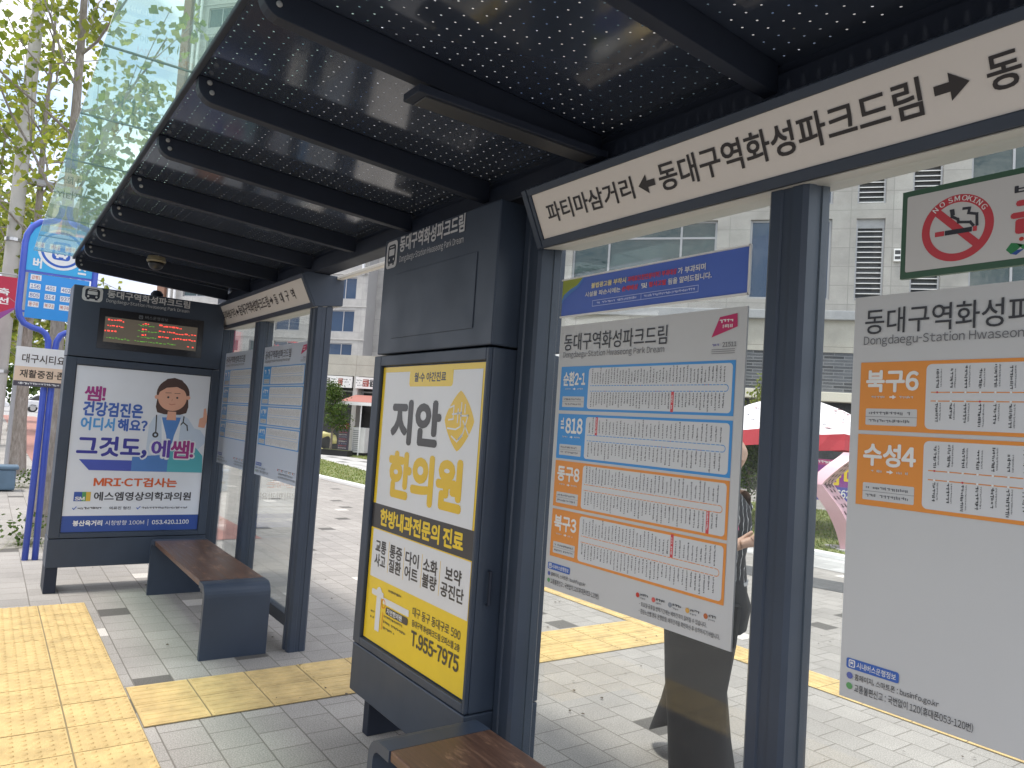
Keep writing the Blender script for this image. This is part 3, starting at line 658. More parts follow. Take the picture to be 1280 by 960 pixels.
for (a, c) in zip(BX[:-1], BX[1:]):
    b = MB(); y0, y1 = .205, .80; g = .003
    b.add([(a + g, y0, 2.668), (c - g, y0, 2.668), (c - g, y1, 2.668), (a + g, y1, 2.668), (a + g, y0, 2.674), (c - g, y0, 2.674), (c - g, y1, 2.674), (a + g, y1, 2.674)],
          [(3, 2, 1, 0), (4, 5, 6, 7)], GLASSG)
    b.add(b.v[:8], [(0, 1, 5, 4), (1, 2, 6, 5), (2, 3, 7, 6), (3, 0, 4, 7)], GEDGE); obj(b, 'glass_roof_pane', sh_)
for (a, c) in ((-7.15, -6.02), (-6.02, -4.78), (-2.36, -1.2), (-1.2, 0)):
    b = MB(); b.box(a + .055, c - .055, 1.775, 1.785, .2, 2.46, GLASSB); obj(b, 'glass_wall_pane', sh_)
    b = MB(); b.box(a + .0605, c - .0605, 1.75, 1.81, .12, .2, NAVY); obj(b, 'bottom_rail', sh_, bevel=.005)

t = thing('linear_ceiling_light', 'long unlit white and grey strip light fixed under a roof beam', 'ceiling light', (-1.93, 1.2, 2.5))
b = MB(); b.box(-1.972, -1.872, .93, 1.66, 2.488, 2.512, NAVYD); obj(b, 'housing', t, bevel=.002)
b = MB(); b.box(-1.96, -1.885, .96, 1.62, 2.483, 2.4878, mat('frosted_cover', (.035, .037, .042), .4)); obj(b, 'diffuser', t, bevel=.002)
for (xx) in (-1.95,):
    b = MB(); b.box(xx - .012, xx + .012, 1.0, 1.06, 2.5125, zb(1.05), NAVYD); b.box(xx - .012, xx + .012, 1.45, 1.51, 2.5125, zb(1.45), NAVYD); obj(b, 'bracket', t)
t = thing('dome_camera', 'small dark security camera dome hanging under the far end of the roof', 'security camera', (-5.64, .885, 2.54))
b = MB(); b.lathe([(.055, .03), (.064, .0), (.058, -.010)], (-5.64, .885, 2.53), mat('ivory_ring', (.22, .19, .12), .4), 20); b.tube([(-5.64, .885, 2.58), (-5.64, .885, 2.66)], .03, NAVYD); obj(b, 'ring', t, smooth='auto')
b = MB(); b.lathe([(.052, -.012), (.05, -.028), (.04, -.048), (.022, -.06), (.004, -.064)], (-5.64, .885, 2.53), BLACK, 20); obj(b, 'dome', t, smooth=True)

# light-box signs under the roof
def lightbox(x0, x1, label, name='destination_sign'):
    t = thing(name, label, 'sign', (x0, 1.66, 2.35), group='route direction light boxes')
    b = MB(); yt, zt, yb_, zb_ = 1.606, 2.452, 1.705, 2.248
    V = Vector((0, yt - yb_, zt - zb_)); Hh = V.length; V.normalize(); U = X; N = U.cross(V)
    O = Vector((x0, yb_, zb_)); Wd = x1 - x0
    pr = [(yt, zt), (yb_, zb_), (1.895, 2.276), (1.895, 2.469), (1.63, 2.469)]
    b.prism([(x0, p[0], p[1]) for p in pr], (Wd, 0, 0), NAVY); obj(b, 'housing', t, bevel=.004)
    b = MB(); b.prism([(x0 + .02, q[0], q[1]) for q in ((1.712, 2.2478), (1.712, 2.2448), (1.89, 2.2720), (1.89, 2.2750))], (Wd - .04, 0, 0), mat('pale_grey_underside', (.46, .455, .44), .5)); obj(b, 'underside_panel', t)
    b = MB()
    def bar(u0, u1, v0, v1, th=.007):
        p = [O + U * u + V * v for (u, v) in ((u0, v0), (u1, v0), (u1, v1), (u0, v1))]; b.prism([q + N * .0005 for q in p], N * th, NAVY)
    fm = .030
    bar(.03, Wd - .03, 0, .030); bar(.03, Wd - .03, Hh - .026, Hh); bar(.03, .045, .030, Hh - .026); bar(Wd - .045, Wd - .03, .030, Hh - .026); bar(0, .027, 0, Hh, .010); bar(Wd - .027, Wd, 0, Hh, .010)
    obj(b, 'frame', t, bevel=.002)
    p = Panel(O + U * .046 + V * .031 + N * .001, U, V, Wd - .092, Hh - .058)
    p.slab(mat('sign_face', (.70, .665, .63), .5), .0005); K = ink('#2b2728'); q = 1 / p.W
    def tx(s, m0, m1, v0=.22, v1=.80, bo=.022): p.text(s, m0 * q, v0, m1 * q, v1, K, bo)
    A = 1.70  # metres of the face that the near sign shows in the photograph
    def w_(f): return .0 + f * 1.63
    tx('파티마삼거리', w_(.038), w_(.313), .30, .72); p.arrow(w_(.372) * q, .49, w_(.328) * q, .36, K); tx(STN, w_(.384), w_(.872), .27, .77)
    p.arrow(w_(.889) * q, .52, w_(.934) * q, .36, K)
    for i, ch in enumerate('동대구역'): tx(ch, w_(.955 + i * .075), w_(.955 + i * .075) + .062, .30, .72)
    obj(p.mb, 'sign_face', t)
    return t
lightbox(-2.285, -.07, 'tilted white route sign box directly above the large route notices, nearest the camera')
lightbox(-7.00, -4.70, 'tilted white route sign box at the far end of the shelter above the small notices')

# ------------------------------------------------------------------ advertising kiosks
def kiosk(name, label, x, y, face, W, H, zbot, depth):
    """face: 'x' looks along +x, 'y' looks along -y; (x,y) lower left front corner as seen"""
    t = thing(name, label, 'advertising kiosk', (x, y, 0), group='navy advertising kiosks of the shelter')
    if face == 'y': U, V, N = X, Z, -Y
    else: U, V, N = Y, Z, X
    O = Vector((x, y, 0))
    def bx(mb, u0, u1, v0, v1, n0, n1, m):
        p = [O + U * u + V * v + N * n0 for (u, v) in ((u0, v0), (u1, v0), (u1, v1), (u0, v1))]; mb.prism(p, N * (n1 - n0), m)
    return t, U, V, N, O, bx
t, U, V, N, O, bx = kiosk('advertising_kiosk', 'navy kiosk with the yellow and white clinic poster, beside the route notices', -3.465, 1.60, 'y', 1.045, 2.45, .2, .35)
W = 1.045
b = MB(); bx(b, 0, W, 1.866, 2.452, -.35, 0, NAVY); obj(b, 'upper_housing', t, bevel=.006)
b = MB(); u0, u1, v0, v1 = .077, 1.02, .478, 1.799; e = .02
bx(b, -.006, W, .2, .43, -.35, .006, NAVY); obj(b, 'skirt_panel', t, bevel=.006)
b = MB(); bx(b, 0, W, .434, 1.858, -.35, -.012, NAVY); obj(b, 'lower_housing', t, bevel=.006)
b = MB(); bx(b, -.006, u0 - e * .3, .436, 1.856, -.0115, .008, NAVY); bx(b, u1 + e * .3, W, .436, 1.856, -.0115, .008, NAVY); bx(b, u0 - e * .3, u1 + e * .3, .436, v0 - e * .3, -.0115, .008, NAVY); bx(b, u0 - e * .3, u1 + e * .3, v1 + e * .3, 1.856, -.0115, .008, NAVY); obj(b, 'poster_frame', t, bevel=.004)
for uu in (.06, W - .12):
    b = MB(); bx(b, uu, uu + .06, 0, .2, -.3, -.05, NAVYD); obj(b, 'foot', t, bevel=.004)
b = MB(); bx(b, .15, .90, 1.94, 2.26, .0005, .004, NAVY); obj(b, 'blank_display_cover', t, bevel=.002)
p = Panel(O + U * 0 + V * 0 + N * .0003, U, V, 1, 1); p.U, p.V = U, V
LT = mat('pale_lettering', (.55, .555, .57), .5)
p.bus_icon(.028, 2.300, .118, .138, LT, NAVYD); p.text(STN, .172, 2.368, .778, 2.444, LT, .028); p.text(STE, .178, 2.308, .778, 2.350, LT)
obj(p.mb, 'station_name', t)
# clinic poster
p = Panel(O + U * u0 + V * v0 + N * -.009, U, V, u1 - u0, v1 - v0)
YE, WH, DK = mat('poster_yellow', (.80, .56, .02), .3, var=.04), mat('poster_white', (.68, .69, .71), .3, var=.04, vscale=2), mat('poster_charcoal', (.040, .036, .036), .35)
LOGO = mat('poster_gold', (.74, .48, .02), .3)
p.slab(YE, .002)
p.rect(.034, .493, .968, .980, WH, 1); p.rrect(.303, .927, .725, .982, .016, YE, 2, (1, 1, 0, 0)); p.text('월·수 야간진료', .355, .944, .66, .975, DK, .028)
p.text('지안', .150, .728, .632, .872, DK, .05); p.text('한의원', .160, .535, .855, .688, LOGO, .052)
# diamond emblem with rounded corners and thin white strokes
cu, cv = .800, .817; ru, rv_ = .125, .096; pts = []
for k in range(48):
    a = 2 * math.pi * k / 48; c_, s_ = math.cos(a), math.sin(a); r = (abs(c_) ** 1.28 + abs(s_) ** 1.28) ** (-1 / 1.28); pts.append((cu + ru * r * c_, cv + rv_ * r * s_))
p.poly(pts, LOGO, 2)
for seg in ([(-.72, .45), (-.42, .52), (-.42, .05), (-.75, .02)], [(-.10, .40), (-.10, -.05)], [(-.5, .22), (.15, .28)], [(.12, .62), (.12, -.18)], [(.10, .18), (.62, .20)], [(.38, .56), (.38, .30)], [(.62, .20), (.34, -.42), (.05, -.62)], [(.30, .0), (.72, -.44)], [(-.78, -.28), (-.2, -.30), (.1, -.20)], [(-.45, -.55), (-.05, -.72), (.3, -.50)]):
    p.line([(cu + ru * q[0] * .95, cv + rv_ * q[1] * .95) for q in seg], .007, WH, 3)
p.rect(0, .404, 1, .493, DK, 1); p.text('한방내과전문의 진료', .100, .420, .905, .478, YE, .04)
p.rect(.030, .227, .979, .400, WH, 1)
for (a, c, s, f, g) in ((.070, .190, '교통', '사고', 0), (.233, .362, '통증', '질환', 0), (.403, .532, '다이', '어트', 0), (.578, .707, '소화', '불량', 0)):
    p.text(s, a, .319, c, .363, DK, .028); p.text(f, a, .270, c, .314, DK, .028)
p.text('보약', .778, .319, .912, .363, DK, .028); p.text('공진단', .748, .268, .938, .311, DK, .028)
for a in (.219, .384, .562, .729): p.rect(a, .262, a + .004, .371, mat('poster_gold', (.70, .42, .03)), 2)
p.text('대구 동구 동대구로 590', .510, .161, .935, .192, DK, .010); p.text('동대구역 화성파크드림 오피스텔 2층', .511, .128, .936, .150, DK, .022); p.text('T.955-7975', .515, .068, .934, .115, DK, .030)
# little map
p.rrect(.066, .165, .20, .186, .008, WH, 2); p.rect(.125, .045, .175, .19, WH, 2); p.disc(.15, .178, .03, WH, 2.2, 16); p.rrect(.20, .150, .475, .172, .005, WH, 2.4); p.rrect(.235, .120, .470, .145, .012, DK, 2.6)
p.text('지안한의원', .25, .124, .41, .142, WH, .03, 4); p.ring(.205, .150, .016, .022, mat('poster_orange', (.75, .25, .02)), 3); p.rect(.202, .06, .208, .12, mat('poster_orange', (.75, .25, .02)), 3)
rr = random.Random(2)
for (a, c, e_) in ((.22, .198, .40), (.22, .105, .42), (.22, .085, .46), (.22, .065, .36), (.07, .10, .12), (.07, .08, .12)): p.scrib(a, c, e_, c + .010, DK, 3, rnd=rr)
obj(p.mb, 'clinic_poster', t)
b = MB(); b.tube([(-2.42 + .006, 1.66, .85), (-2.42 + .02, 1.66, .85), (-2.42 + .02, 1.66, .98), (-2.42 + .006, 1.66, .98)], .006, NAVYD, 8); obj(b, 'handle', t)

t, U, V, N, O, bx = kiosk('advertising_kiosk', 'navy kiosk at the far end with the doctor poster and red arrivals display', -6.81, .495, 'x', 1.16, 2.44, .2, .3)
W = 1.165
b = MB(); bx(b, 0, W, 1.872, 2.442, -.3, 0, NAVY); obj(b, 'upper_housing', t, bevel=.006)
b = MB(); bx(b, -.004, W, .2, .425, -.3, .006, NAVY); obj(b, 'skirt_panel', t, bevel=.006)
b = MB(); bx(b, 0, W, .428, 1.866, -.3, -.012, NAVY); obj(b, 'lower_housing', t, bevel=.006)
u0, u1, v0, v1 = .078, 1.095, .475, 1.803; e = .006
b = MB(); bx(b, -.004, u0 - e, .43, 1.864, -.0115, .008, NAVY); bx(b, u1 + e, W, .43, 1.864, -.0115, .008, NAVY); bx(b, u0 - e, u1 + e, .43, v0 - e, -.0115, .008, NAVY); bx(b, u0 - e, u1 + e, v1 + e, 1.864, -.0115, .008, NAVY); obj(b, 'poster_frame', t, bevel=.004)
for uu in (.0, W - .085):
    b = MB(); bx(b, uu, uu + .085, 0, .2, -.3, -.004, NAVYD); obj(b, 'foot', t, bevel=.004)
b = MB(); b.lathe([(.05, 0), (.05, .03), (.03, .055), (.008, .06)], O + U * .62 + V * 2.442 - N * .1, NAVYD, 14); obj(b, 'vent_cap', t, smooth='auto')
p = Panel(O + N * .0003, U, V, 1, 1)
p.bus_icon(.060, 2.322, .146, .118, LT, NAVYD); p.text(STN, .240, 2.372, .868, 2.432, LT, .028); p.text(STE, .234, 2.325, .868, 2.362, LT)
obj(p.mb, 'station_name', t)
# arrivals display
p = Panel(O + U * .195 + V * 1.955 + N * .008, U, V, .80, .325)
SCR = mat('display_glass', (.018, .018, .021), .16); p.slab(SCR, .0075)
LEDP = mat('display_matrix', (.085, .07, .055), .35, emit=(.09, .075, .055), estr=.25); RED = mat('led_red', (.4, .02, .02), .5, emit=(1, .07, .05), estr=.8); GRN = mat('led_green', (.1, .3, .03), .5, emit=(.22, .8, .08), estr=.2)
GY = ink('#6f737a'); p.bus_icon(.36, .845, .03, .03, GY, SCR, 1); p.text('버스운행정보', .42, .86, .64, .945, GY, .0)
p.rect(.055, .17, .940, .80, LEDP, 1); rr = random.Random(11)
def led(v, segs, m, h=.035):
    for (a, c) in segs:
        uu = a
        while uu < c:
            l = rr.uniform(.008, .03); hh = rr.uniform(-.014, .014)
            p.rect(uu, v + hh, min(c, uu + l), v + hh + h * rr.uniform(.45, 1), m, 3); uu += l + rr.uniform(.003, .014)
led(.715, [(.08, .23), (.40, .46), (.56, .78)], RED); led(.57, [(.08, .23), (.40, .45), (.56, .62), (.64, .93)], RED); led(.43, [(.06, .165), (.40, .45), (.56, .67), (.70, .93)], RED); led(.26, [(.85, .87), (.90, .915)], RED)
led(.68, [(.36, .52)], GRN, .02); led(.53, [(.36, .56)], GRN, .02); led(.38, [(.36, .54)], GRN, .02); led(.27, [(.08, .30), (.34, .74)], GRN, .022)
obj(p.mb, 'arrivals_display', t)
# doctor poster
p = Panel(O + U * u0 + V * v0 - N * .009, U, V, u1 - u0, v1 - v0)
PW = mat('poster_cool_white', (.66, .69, .75), .3, var=.04, vscale=2); p.slab(PW, .002)
pur, vio, ind, blu, sky_, tea, org, cha = ink('#9a2f7c'), ink('#5a3c9c'), ink('#32338f'), ink('#3b5fae'), ink('#4f93cf'), ink('#4fa3b0'), ink('#c75a2a'), ink('#3a3a40')
SKIN, HAIR, COAT, SCRUB = ink('#d9a48c'), ink('#4a342f'), ink('#bccadb'), ink('#4f7fc0')
# doctor figure
p.poly([(.545, .45), (.552, .66), (.585, .715), (.65, .738), (.79, .742), (.85, .715), (.905, .655), (.955, .645), (.998, .60), (.998, .56), (.95, .52), (.93, .45)], COAT, 1)
p.poly([(.645, .715), (.79, .72), (.775, .62), (.725, .53), (.675, .62)], SCRUB, 2); p.poly([(.68, .70), (.755, .70), (.75, .755), (.685, .755)], SKIN, 3)
p.poly([(.935, .665), (.985, .66), (1.0, .70), (1.0, .735), (.985, .79), (.968, .785), (.968, .73), (.94, .72)], SKIN, 2)
p.disc(.715, .868, .130, HAIR, 2, 30, .130); p.poly([(.60, .87), (.59, .78), (.605, .745), (.66, .735), (.78, .737), (.83, .75), (.842, .79), (.832, .87)], HAIR, 2.2)
p.disc(.712, .842, .113, SKIN, 3, 30, .110); p.disc(.592, .842, .018, SKIN, 3.2, 12); p.disc(.834, .85, .018, SKIN, 3.2, 12)
p.poly([(.60, .87), (.612, .925), (.66, .962), (.715, .972), (.775, .96), (.82, .92), (.828, .87), (.80, .895), (.74, .915), (.66, .905)], HAIR, 4)
for q in (.678, .748): p.disc(q, .845, .009, cha, 4, 10); p.line([(q - .022, .872), (q + .02, .874)], .004, HAIR, 4)
p.line([(.690, .803), (.71, .798), (.735, .804)], .004, ink('#a8524a'), 4); p.line([(.712, .835), (.708, .822)], .004, ink('#bb7f6a'), 4)
p.line([(.602, .725), (.606, .66), (.608, .615)], .010, cha, 3); p.ring(.607, .602, .010, .024, cha, 3); p.line([(.815, .725), (.812, .69), (.785, .665), (.778, .635)], .010, cha, 3); p.line([(.812, .69), (.845, .67), (.852, .64)], .010, cha, 3.3)
p.poly([(.64, .72), (.69, .60), (.70, .52), (.66, .56)], ink('#d9dfe7'), 3.4); p.poly([(.795, .72), (.75, .60), (.735, .52), (.79, .56)], ink('#d9dfe7'), 3.4)
# words
p.text('쌤!', .072, .793, .213, .880, pur, .028, 5); p.text('건강검진은', .072, .702, .495, .786, blu, .04, 5); p.text('어디서', .066, .615, .298, .690, sky_, .04, 5); p.text('해요?', .325, .618, .537, .690, blu, .04, 5)
p.poly([(.075, .436), (.150, .372), (.45, .370), (.45, .436)], ink('#4050a8'), 4); p.poly([(.45, .370), (.72, .369), (.72, .48), (.45, .46)], ink('#4a78b8'), 4.1); p.poly([(.72, .369), (.998, .368), (.99, .478), (.93, .53), (.72, .50)], tea, 4.2)
p.text('그것도,', .052, .452, .552, .580, PW, .085, 5); p.text('에쌤!', .580, .455, .918, .572, PW, .07, 5)
p.text('그것도,', .056, .456, .548, .576, ind, .036, 6); p.text('에', .590, .462, .725, .568, vio, .03, 6); p.text('쌤!', .738, .460, .912, .570, pur, .028, 6)
p.text('MRI·CT검사는', .196, .273, .805, .328, org, .035, 3)
p.rect(.066, .184, .122, .240, ink('#2f4f9a'), 2); p.rect(.122, .184, .150, .240, ink('#4f8f5a'), 2); p.rect(.150, .184, .182, .240, ink('#c7a640'), 2); p.text('SM', .076, .190, .140, .210, WHITE, .04, 3)
p.text('에스엠영상의학과의원', .206, .188, .926, .240, cha, .025, 3)
p.line([(.066, .142), (.074, .135), (.09, .150)], .006, ink('#3a5fb0'), 3); p.scrib(.10, .134, .28, .150, cha, 3, rnd=rr, dens=.95); p.text('의료진 협진', .32, .133, .475, .151, cha, .02, 3)
p.line([(.52, .142), (.528, .135), (.544, .150)], .006, ink('#3a5fb0'), 3); p.scrib(.555, .134, .92, .149, ink('#6a6a70'), 3, rnd=rr, dens=.95)
p.rect(0, 0, 1, .096, ink('#2c4a92'), 1)
p.text('봉산육거리', .078, .036, .280, .068, WHITE, .035, 3); p.text('시청방향 100M', .302, .037, .585, .066, WHITE, 0, 3); p.rect(.612, .03, .615, .07, WHITE, 3); p.text('053.420.1100', .645, .038, .928, .064, WHITE, .02, 3)
obj(p.mb, 'doctor_poster', t)

# ------------------------------------------------------------------ benches
def bench(x0, x1, label):
    t = thing('bench', label, 'bench', ((x0 + x1) / 2, 1.36, 0), group='wooden benches of the shelter')
    y0, y1, h, th, R_ = 1.19, 1.595, .45, .038, .075
    for sgn, xa in ((1, x0), (-1, x1)):
        outer = [(0, 0), (0, h - R_)] + [(R_ - R_ * math.cos(math.radians(a)), h - R_ + R_ * math.sin(math.radians(a))) for a in (15, 30, 45, 60, 75, 90)] + [(.155, h)]
        r2 = R_ - th; inner = [(.155, h - th)] + [(R_ - r2 * math.cos(math.radians(a)), h - R_ + r2 * math.sin(math.radians(a))) for a in (90, 67, 45, 22, 0)] + [(th, 0)]
        pr = [(xa + sgn * q[0], q[1]) for q in outer + inner]; b = MB(); n = len(pr)
        vs = [(q[0], y0, q[1]) for q in pr] + [(q[0], y1, q[1]) for q in pr]; no = len(outer); fs = [(i, (i + 1) % n, n + (i + 1) % n, n + i) for i in range(n)]
        if sgn > 0: fs = [f[::-1] for f in fs]
        b.add(vs, fs, NAVY)
        for i in range(no - 1):      # side faces as a strip between the outer and inner line
            j0 = n - 1 - min(i * (len(inner) - 1) // (no - 1), len(inner) - 1); j1 = n - 1 - min((i + 1) * (len(inner) - 1) // (no - 1), len(inner) - 1)
            f1 = [i, i + 1, j1] + ([j0] if j0 != j1 else [])
            b.add([vs[k] for k in f1], [tuple(range(len(f1)))[::sgn]], NAVY); b.add([vs[n + k] for k in f1], [tuple(range(len(f1)))[::-sgn]], NAVY)
        obj(b, 'leg', t, bevel=0)
    b = MB(); nb = 1
    b.box(x0 + .158, x1 - .158, y0 + .004, y1 - .004, h - .034, h + .002, WOOD); obj(b, 'seat', t, bevel=.004)
    b = MB(); b.box(x0 + .1, x1 - .1, y0 + .06, y0 + .10, h - .06, h - .036, NAVYD); b.box(x0 + .1, x1 - .1, y1 - .10, y1 - .06, h - .06, h - .036, NAVYD); obj(b, 'under_rail', t)
    return t
bench(-6.575, -4.765, 'dark wooden bench with navy bent steel legs in front of the far kiosk')
bench(-2.395, -.585, 'dark wooden bench with navy bent steel legs in the near corner beside the yellow poster')

# ------------------------------------------------------------------ notices on the glass
BL_, OR_ = mat('notice_blue', (.045, .27, .63), .4), mat('notice_orange', (.72, .27, .05), .4)
NP = mat('notice_paper', (.54, .545, .55), .42, var=.025, vscale=2, rvar=.1); NP2 = mat('notice_inner', (.60, .61, .625), .42); KT = ink('#3a3b40'); KE = ink('#6e6f73'); LRED = mat('notice_red', (.60, .06, .07), .4)
def route_box(p, v1, v0, col, num, cols, rr, red=None, pre=None, big=True, u0=.026, u1=.963):
    H_ = v1 - v0
    p.rect(u0, v0, u1, v1, col, 1); p.rrect(.211, v0 + H_ * .05, .952, v1 - H_ * .05, .012, NP2, 2)
    if pre: p.scrib(.046, v1 - H_ * .44, .072, v1 - H_ * .08, WHITE, 3, vert=True, rnd=rr); p.text(num, .082, v1 - H_ * .42, .190, v1 - H_ * .10, WHITE, .035)
    elif num: p.text(num, .046, v1 - H_ * .43, .190, v1 - H_ * .13, WHITE, .035)
    else: p.scrib(.05, v1 - H_ * .43, .188, v1 - H_ * .13, WHITE, 3, rnd=rr)
    p.scrib(.06, v0 + H_ * .47, .105, v0 + H_ * .51, NP, 3, rnd=rr); p.scrib(.14, v0 + H_ * .47, .18, v0 + H_ * .51, NP, 3, rnd=rr); p.arrow(.113, v0 + H_ * .49, .132, H_ * .06, WHITE, 3)
    p.rrect(.046, v0 + H_ * .08, .190, v0 + H_ * .32, .003, NP, 2); p.scrib(.055, v0 + H_ * .23, .18, v0 + H_ * .28, KE, 3, rnd=rr); p.scrib(.055, v0 + H_ * .12, .18, v0 + H_ * .17, KE, 3, rnd=rr); p.rect(.046, v0 + H_ * .2, .19, v0 + H_ * .205, KE, 3)
    m0, m1 = v0 + H_ * .44, v0 + H_ * .56; a0, a1 = .226, .926
    for v in (m0, m1): p.line([(a0, v), (a1, v)], .0022, col, 3)
    p.ring(a1, (m0 + m1) / 2, (m1 - m0) * p.H / 2 - .0011, (m1 - m0) * p.H / 2 + .0011, col, 3, 16, -90, 90)
    lw = .0074 if cols < 30 else .0066
    for i in range(cols):
        u = a0 + (a1 - a0) * (i + .3) / cols; du = lw / p.W
        for up in (0, 1):
            l = H_ * rr.uniform(.25, .37)
            hot = red and red[0] == i and red[1] == up
            m = LRED if hot else KT
            if up: q0, q1 = m1 + H_ * .025, m1 + H_ * .025 + l
            else: q0, q1 = m0 - H_ * .025 - l, m0 - H_ * .025
            if hot: p.rect(u - .002, q0 - H_ * .02, u + du + .004, q1 + H_ * .02, LRED, 2.6); p.scrib(u, q0, u + du, q1, NP2, 3.2, vert=True, rnd=rr)
            else:
                p.scrib(u, q0, u + du, q1, m, 3, vert=True, dens=.95, rnd=rr)
                if cols < 30: p.scrib(u + du * 1.25, q0 + l * .1, u + du * 1.75, q1, KE, 3, vert=True, dens=.9, rnd=rr)
            p.disc(u + du / 2, m1 if up else m0, .0024 if cols < 30 else .0015, WHITE if rr.random() < .85 else LRED, 3.5, 8)
def notice(x0, y, ztop, label, boxes, W=.848, H=.978, big=True, seed=1, legend=True, name='route_notice', paper=None):
    t = thing(name, label, 'notice', (x0, y, ztop - H), group='white bus route notices')
    p = Panel((x0, y, ztop - H), X, Z, W, H); p.slab(paper or NP, .006, GREYP); rr = random.Random(seed)
    p.text(STN, .034, .903, .642, .966, KT, .008); p.text(STE, .032, .870, .632, .899, KE, .004)
    p.poly([(.853, .913), (.886, .974), (.960, .981), (.963, .941)], ink('#b8235f'), 2); p.scrib(.885, .955, .945, .968, WHITE, 3, rnd=rr); p.scrib(.885, .938, .945, .951, WHITE, 3, rnd=rr)
    if big:
        p.text('21511', .903, .882, .962, .896, KE, .02); p.scrib(.857, .884, .893, .893, ink('#7a78a8'), 3, rnd=rr)
        for k in range(3): p.rect(.857, .862 + k * .006, .957, .8635 + k * .006, KE, 3)
    for bxs in boxes: route_box(p, *bxs[:5], rr, *bxs[5:], big=big)
    p.rrect(.019, .073, .168, .098, .005, ink('#3a62b0'), 2); p.bus_icon(.026, .0765, .016, .018, WHITE, ink('#3a62b0'), 2.5); p.text('시내버스운행정보', .050, .078, .160, .093, WHITE, .01, 3)
    p.disc(.030, .056, .008, ink('#5a66a8'), 2, 10); p.disc(.030, .031, .008, ink('#5f9a62'), 2, 10)
    p.text('홈페이지, 스마트폰 : businfo.go.kr', .045, .046, .272, .064, KT, .004); p.text('교통불편신고 : 국번없이 120(휴대폰053-120번)', .045, .020, .354, .040, KT, .004)
    if legend:
        for k, c in enumerate(('#c0392b', '#d0605a', '#8a8f98', '#d0a050', '#b5653a')):
            u = .567 + k * .081; p.disc(u, .078, .008, ink(c), 2, 10); p.scrib(u + .013, .078, u + .055, .087, KT, 3, rnd=rr); p.scrib(u + .013, .068, u + .045, .074, KE, 3, rnd=rr)
        p.text('- 토요일·공휴일·방학기간에는 배차간격이 길어질 수 있습니다.', .578, .045, .897, .060, KT, .003); p.text('- 환승노선별 경유 운행방향, 배차간격을 확인하신 후 승차하시기 바랍니다.', .578, .022, .955, .038, KT, .003)
    obj(p.mb, 'printed_sheet', t); return t
NY = 1.755
notice(-2.183, NY, 1.941, 'white route notice with two blue and two orange boxes, beside the near kiosk',
       [(.841, .674, BL_, '순환2-1', 42, (27, 0)), (.661, .492, BL_, '818', 34, (2, 1), True), (.484, .311, OR_, '동구8', 36, (33, 0)), (.301, .123, OR_, '북구3', 36, (25, 1))], seed=1)
notice(-1.012, NY, 1.930, 'white route notice with two orange boxes and an empty lower half',
       [(.832, .662, OR_, '북구6', 20, None), (.652, .477, OR_, '수성4', 20, None)], seed=2)
far_boxes = [(.845, .70, BL_, None, 30, None), (.69, .545, BL_, None, 30, None), (.535, .39, BL_, None, 30, None), (.38, .235, BL_, None, 30, None)]
n3 = notice(-5.87, NY, 2.035, 'pale route notice with four blue boxes on the far glass between two posts', far_boxes, W=.98, H=.99, big=True, seed=3, legend=True, paper=mat('notice_paper_backlit_tint', (.50, .56, .66), .4))  # bluish paper colour stands in for daylight coming through the sheet
n4 = dup_tree(n3, None, None, 'pale route notice with four blue boxes on the glass next to the doctor kiosk'); n4.location = (-7.03, NY, 2.035 - .99)
# vandalism notice above
t = thing('warning_banner', 'narrow blue warning strip above the four box route notice', 'sign', (-2.18, NY, 1.975), group=None)
p = Panel((-2.18, NY - .004, 1.978), X, Z, .846, .136); BLU = ink('#4c69bd'); p.slab(BLU, .004, WHITE)
p.poly([(0, .46), (.012, .60), (.05, .72), (.10, .82), (.135, 1), (0, 1)], ink('#8f9a2e'), 1); p.poly([(0, .36), (.012, .46), (.06, .62), (.11, .76), (.15, 1), (.135, 1), (.10, .82), (.05, .72), (.012, .60), (0, .46)], ink('#4f7fbf'), 1)
p.text('불법광고물 부착시', .195, .66, .405, .80, ink('#e8d9a0'), .03); p.text('과태료(5천만원이하) 부과대상', .415, .66, .675, .80, ink('#d8404a'), .03); p.text('가 부과되며', .682, .65, .812, .80, WHITE, .025)
p.text('시설물 파손시에는', .158, .445, .375, .575, WHITE, .025); p.text('손해배상', .385, .445, .475, .575, ink('#d8404a'), .03); p.text('및', .495, .445, .525, .575, WHITE, .025); p.text('형사고발', .535, .445, .625, .575, ink('#d8404a'), .03); p.text('됨을 알려드립니다.', .635, .435, .842, .58, WHITE, .025)
for (a, c) in ((.208, .495), (.495, .783)): p.line([(a, .17), (c, .17), (c, .32), (a, .32), (a, .17)], .002, ink('#b9c4e8'), 2)
rr = random.Random(9); p.scrib(.235, .21, .48, .28, ink('#c9d2ee'), 3, rnd=rr); p.scrib(.51, .21, .77, .28, ink('#c9d2ee'), 3, rnd=rr)
obj(p.mb, 'printed_strip', t)
b = MB()
for (a0, a1, c0, c1) in ((-.004, .850, -.006, 0), (-.004, .850, .136, .141), (.846, .852, -.006, .141)): b.box(-2.18 + a0, -2.18 + a1, NY - .009, NY - .003, 1.978 + c0, 1.978 + c1, WHITE)
obj(b, 'rim', t)
